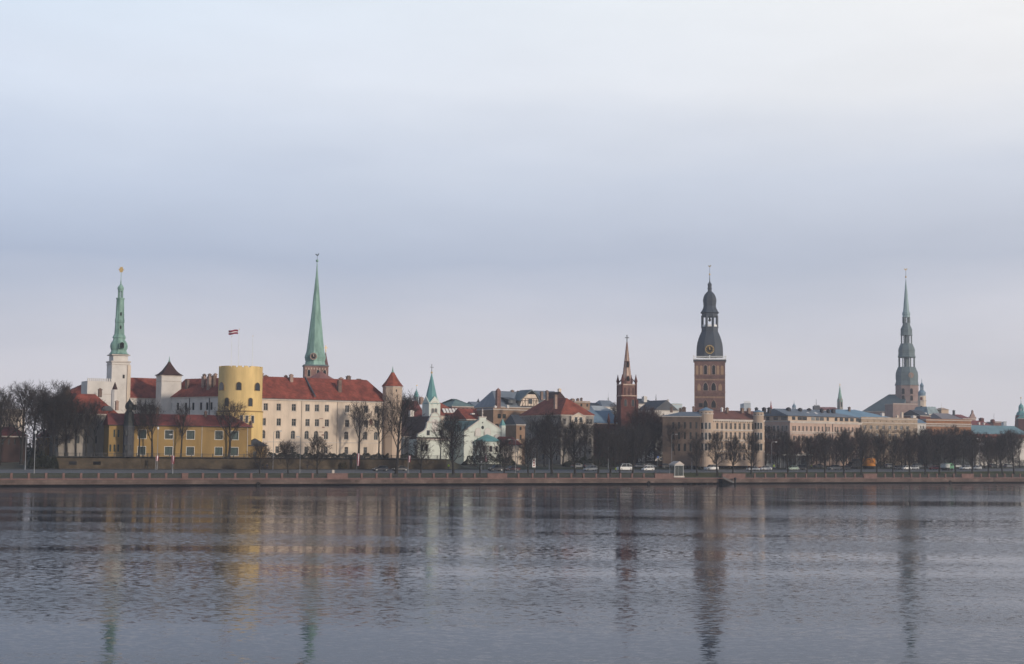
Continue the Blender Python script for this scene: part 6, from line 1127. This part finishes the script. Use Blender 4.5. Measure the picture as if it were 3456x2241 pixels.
for lab, px, t, kd, c_ in (('dark navy people carrier driving below the castle turret', 1284, 19, 'estate', NAVY), ('dark grey saloon half hidden by the forked quay tree', 1351, 19.5, 'saloon', CHAR), ('charcoal off roader below the right end of the white church', 1674, 18, 'suv', CHAR), ('maroon saloon right behind the charcoal off roader', 1729, 19, 'saloon', MARO),
    ('bright silver white estate car before the hipped house', 1994, 19, 'estate', SILV), ('silver hatchback between the white van and the glass shrine', 2187, 18, 'hatch', WHIT), ('white pickup right of the glass shrine', 2400, 21, 'pickup', WHIT), ('silver saloon before the orange red container', 2541, 18, 'saloon', SILV), ('white saloon right of the orange red container', 2583, 20, 'saloon', WHIT),
    ('pale green hatchback behind a quay tree under the pavilion', 2675, 20, 'hatch', ('pale green', (.33,.42,.36))), ('black estate car with light roof under the pavilion end', 2703, 21, 'suv', DARK), ('dark grey off roader with lit headlights before the long rose block', 2815, 20, 'suv', GREY), ('black saloon following the dark grey off roader', 2852, 20.5, 'saloon', DARK), ('dark hatchback with pale roof below the beige block', 3031, 21, 'hatch', CHAR),
    ('white hatchback below the right half of the beige block', 3058, 20, 'hatch', WHIT), ('white compact car just right of the quay tree below the beige block end', 3083, 20.5, 'hatch', WHIT), ('red saloon left of the green and white lorry', 3156, 20, 'saloon', RED_), ('long white estate car below the orange block end', 3258, 20, 'estate', WHIT), ('white hatchback behind the last quay tree pair', 3295, 20, 'hatch', SILV)):
    car(lab, px, t, kd, *c_)
car('white van with dark windows behind two quay trees', 2108, 20, 'van', *WHIT, name='van', cat='van')
for lab, px, t, kd, c_ in (('grey car parked behind the silver hatchback', 2158, 33, 'hatch', GREY), ('pale parked car behind the silver hatchback, right one', 2192, 34, 'saloon', SILV), ('dark parked car left of the tall lamp by the glass shrine', 2246, 33, 'hatch', CHAR), ('dark parked car right behind the white pickup', 2370, 34, 'saloon', CHAR), ('dark parked car behind the silver white estate car', 1990, 32, 'estate', NAVY), ('dark parked car right of the white van', 2140, 35, 'saloon', DARK), ('grey parked car below the beige block, under rear trees', 3098, 33, 'estate', GREY), ('pale parked car behind the first beige block trees', 3003, 33, 'hatch', GREY)):
    car(lab, px, t, kd, *c_, face=1)
for lab, px, t, kd, c_ in (('black parked estate under the rust roofed block, left of two', 2448, 33, 'estate', DARK), ('grey parked hatchback under the rust roofed block, right of two', 2492, 34, 'hatch', GREY), ('dark parked saloon right of the pavilion', 2764, 34, 'saloon', NAVY), ('silver parked hatchback below the right end of the long rose block', 2872, 34, 'hatch', SILV), ('dark parked off roader behind the red saloon', 3136, 33, 'suv', CHAR), ('pale parked estate behind the long white estate car', 3228, 33, 'estate', SILV), ('dark parked saloon below the carmine flag', 3352, 33, 'saloon', DARK), ('grey parked hatchback nearest the right edge', 3404, 33, 'hatch', GREY), ('grey parked saloon below the pedimented dormer', 1950, 33, 'saloon', GREY)):
    car(lab, px, t, kd, *c_, face=1)
car('white van parked on the raised lot behind the tall lamp post', 2254, 52, 'van', *WHIT, name='van', cat='van', z=6.6)
r = empty('raised_lot', 'low earth bank carrying the parked white van', 'bank', qpt(2225, 49), QA); b = MB(); b.box(0, 11, 0, 8, -4.2, 6.58-r.location.z); b.build('bank', rubble, r)
def lorry(label, px, t, Lb, H_, boxm, cabm, face=-1, cab=True):
    p = qpt(px, t, 1575); r = empty('lorry', label, 'lorry', (p.x, p.y, zg(qs(p), t)+.04), QA+(0 if face < 0 else pi), 'traffic on the riverside road')
    b = MB(); b.box(-Lb/2, Lb/2, -1.2, 1.2, 1.0, H_); [b.box(-Lb/2+i*Lb/6-.04+.05, -Lb/2+i*Lb/6+.04+.05, -1.24, 1.24, 1.02, H_-.02) for i in range(6)]; b.build('cargo_box', boxm, r)
    b = MB(); b.box(-Lb/2-(2 if cab else 0), Lb/2, -.9, .9, .55, .98); b.build('chassis', iron, r)
    if cab:
        b = MB(); x = -Lb/2-.1; b.prism([(x, .6), (x, 2.6), (x-1.4, 2.6), (x-1.9, 1.7), (x-2, .6)], -1.15, 1.15); o = b.build('cab', cabm, r); b = MB(); b.prism([(x-1.43, 2.45), (x-1.86, 1.72), (x-1.9, 1.75), (x-1.47, 2.5)], -1.0, 1.0); b.box(x-1.3, x-.4, -1.17, 1.17, 1.7, 2.35); b.build('windscreen', carglass, o)
    _, _, wm, rm, hl, _, _ = car_meshes('pickup')
    for x in ([-Lb/2-1.1] if cab else [-Lb/2+.9])+[Lb/2-1.9, Lb/2-.9]:
        for y in (-1.0, 1.0): o = put('wheel', wm, r, (x, y, .48)); o.scale = (1.25, 1.6, 1.25); put('rim', rm, o)
    if cab:
        for y in (-.8, .8): put('headlight', hl, r, (-Lb/2-2.1, y, .95))
    return r
lorry('orange yellow box lorry below the left corner of the beige block', 2932, 27, 4.2, 3.7, mat('orange tarpaulin', (.55,.21,.03), .6, .1, .5), paint('navy', (.02,.02,.03)), cab=False)
lorry('dark lorry with black cab ahead of the orange yellow box lorry', 2893, 26.4, 2.6, 3.5, mat('dark tarpaulin', (.025,.03,.04), .7, .1, .5), paint('black', (.014,.015,.018)))
lorry('small green and white lorry behind a quay tree below the orange block', 3190, 15.5, 2.2, 2.4, mat('white lorry box', (.65,.68,.66), .5), paint('green', (.10,.28,.16)), face=1)
p = qpt(2546, 29); r = empty('container', 'orange red site container behind a quay tree, left of the pavilion', 'container', (p.x, p.y, zg(qs(p), 29)+.05), QA); b = MB(); b.box(-1.9, 1.9, -1.1, 1.1, 0, 2.6); [b.box(-1.85+i*.31, -1.72+i*.31, -1.14, -1.101, .15, 2.45) for i in range(12)]; b.build('body', mat('orange red steel', (.42,.085,.035), .6, .12, .8), r); b = MB(); b.box(-.5, .5, -1.17, -1.141, .1, 2.2); b.build('door', mat('orange door', (.34,.07,.03), .6), r)
# ---------------------------------------------------------------- people
def person_mesh(stride, arm, sit=0):
    V = []; E = []; RD = []
    def v(p, r): V.append(p); RD.append(r); return len(V)-1
    def chain(a, pts):
        for p, r in pts: b_ = v(p, r); E.append((a, b_)); a = b_
        return a
    pel = v((0,0,.96), .155); ch = chain(pel, [((0,.0,1.12), .145), ((0,.02,1.32), .17)]); nk = chain(ch, [((0,.0,1.46), .075), ((0,-.01,1.52), .06)]); chain(nk, [((0,-.02,1.62), .095), ((0,-.02,1.72), .085)])
    for s_ in (-1, 1):
        k = stride*s_
        chain(pel, [((s_*.1, 0, .90), .10), ((s_*.1, -.26*k-.02, .50), .07), ((s_*.1, -.48*k+.05, .12), .05), ((s_*.1, -.48*k+.03, .045), .045), ((s_*.11, -.48*k-.14, .035), .038)])
        sh = chain(ch, [((s_*.19, .0, 1.40), .075)]); el = chain(sh, [((s_*.25, .05+.15*k, 1.13), .052)]); wr = chain(el, [((s_*.24, -.04+.2*k-arm, .90+arm*.5), .036)]); pa = chain(wr, [((s_*.24, -.06+.2*k-arm, .83+arm*.5), .032)])
        bx, by, bz = V[pa]
        for i, (dy, ln) in enumerate(((-.03, .07), (-.01, .08), (.01, .075), (.03, .06))): chain(pa, [((bx, by+dy, bz-.03), .010), ((bx-s_*.012, by+dy-.006, bz-.03-ln*.6), .009), ((bx-s_*.03, by+dy-.012, bz-.03-ln), .008)])
        chain(wr, [((bx-s_*.02, by-.045, bz+.035), .011), ((bx-s_*.035, by-.06, bz-.005), .009)])
    me = bpy.data.meshes.new('body'); me.from_pydata(V, E, []); o = bpy.data.objects.new('body_rig', me); COL.objects.link(o)
    md = o.modifiers.new('skin', 'SKIN'); 
    for i, r_ in enumerate(RD): me.skin_vertices[0].data[i].radius = (r_, r_)
    me.skin_vertices[0].data[0].use_root = True
    o.modifiers.new('sub', 'SUBSURF').levels = 1
    dg = bpy.context.evaluated_depsgraph_get(); m2 = bpy.data.meshes.new_from_object(o.evaluated_get(dg)); bpy.data.objects.remove(o)
    return m2
def dress(m0, jacket, trousers):
    m = m0.copy(); m.materials.clear(); [m.materials.append(x) for x in (skin, jacket, trousers, tyre_rubber)]
    for p in m.polygons: c_ = p.center; p.material_index = 3 if c_.z < .09 else 2 if c_.z < .93 and abs(c_.x) < .2 else 0 if c_.z > 1.48 or (abs(c_.x) > .2 and c_.z < .9) else 1; p.use_smooth = True
    return m
def head_details():
    h = MB(); h.lathe([(.105, 1.62), (.112, 1.68), (.10, 1.76), (.06, 1.81), (.01, 1.825)], 10, 0, 0, 0, True); f_ = MB(); f_.m = 0; f_.frustum(0, -.118, .016, .02, 1.60, .010, .008, 1.655); [f_.ball((s_*.105, 0, 1.64), .026, 6) for s_ in (-1, 1)]
    e_ = MB(); [e_.ball((s_*.036, -.105, 1.665), .013, 6) for s_ in (-1, 1)]; e_.box(-.028, .028, -.117, -.10, 1.565, 1.575); return h, f_, e_
PM = [person_mesh(.0, .06), person_mesh(.8, .0)]
hh, ff, ee = head_details(); hm, fm_, em = hh.mesh('hair', hair_dark), ff.mesh('nose_and_ears', skin), ee.mesh('eyes_and_mouth', hair_dark)
coat_dark = mat('dark coat', (.02,.022,.028), .9); coat_blue = mat('blue jacket', (.03,.045,.09), .9); hiv = mat('yellow green safety vest', (.42,.60,.06), .7); jeans = mat('dark trousers', (.02,.024,.035), .9)
def person(label, px, t, pose, jk, rz=0, z=None):
    p = qpt(px, t, 1590); r = empty('person', label, 'person', (p.x, p.y, zg(qs(p), t)+.05 if z is None else z), rz, 'people on the bank'); put('body', dress(PM[pose], jk, jeans), r); put('hair', hm, r); put('nose_and_ears', fm_, r); put('eyes_and_mouth', em, r); return r
for lab, px, t, po, jk, rz in (('person in a dark coat standing left in the pair beside the glass shrine', 2213, 1.6, 0, coat_dark, .4), ('person in a blue jacket standing right in the pair beside the glass shrine', 2227, 1.7, 0, coat_blue, -.6), ('person in dark clothes walking below the gatehouse, left of two', 887, 25.7, 1, coat_dark, 1.9), ('person in dark clothes walking below the gatehouse, right of two', 901, 25.7, 1, coat_blue, 1.9), ('person in a dark coat standing at the corner of the lawn below the cream wing', 1037, 25.8, 0, coat_dark, .2),
    ('person in a yellow vest on the path before the baroque gable', 1514, 25.8, 0, hiv, 0), ('person in a yellow vest walking left of the white van', 2078, 8.9, 1, hiv, -1.3), ('person in a yellow vest standing before the pavilion wall', 2612, 25.8, 0, hiv, .3), ('person in a yellow vest walking between pavilion and the dark grey off roader', 2739, 25.8, 1, hiv, 1.4), ('person in a dark coat standing before the pavilion glazing', 2627, 26, 0, coat_dark, -.2)):
    person(lab, px, t, po, jk, rz)
# carved statue inside the glass shrine
sp_ = sh0+(sh1-sh0)*.5+QN*(shL*.38); r = empty('statue', 'carved dark statue of a giant carrying a child inside the glass shrine', 'statue', (sp_.x, sp_.y, 2.52), QA)
wood = mat('painted dark wood', (.075,.055,.045), .8, .3, 2); m_ = PM[0].copy(); m_.materials.clear(); m_.materials.append(wood); o = put('figure', m_, r); o.scale = (1.25, 1.25, 1.25); m3 = PM[0]; o = put('child', m_, r, (.3, .05, 1.75)); o.scale = (.42, .42, .42); b = MB(); b.tube((-.42, -.25, 0), (-.36, -.25, 2.6), .04); b.build('staff', wood, r); b = MB(); b.lathe([(.5,-.02),(.5,.0),(.45,.06)], 10); b.build('base', wood, r)
# ---------------------------------------------------------------- haze over river and town
hm_ = bpy.data.materials.new('pale haze'); hm_.use_nodes = True; t_ = hm_.node_tree; t_.nodes.clear(); ou = t_.nodes.new('ShaderNodeOutputMaterial'); pv = t_.nodes.new('ShaderNodeVolumePrincipled')
pv.inputs['Color'].default_value = (.90, .93, 1.0, 1); pv.inputs['Density'].default_value = HAZE; pv.inputs['Anisotropy'].default_value = .2; t_.links.new(pv.outputs[0], ou.inputs['Volume'])
b = MB(); b.box(-1600, 3200, -1450, 2900, -1.6, 175); o = b.build('haze', hm_); o['kind'] = 'stuff'; o['label'] = 'thin pale winter haze over the river and town'; o['category'] = 'haze'
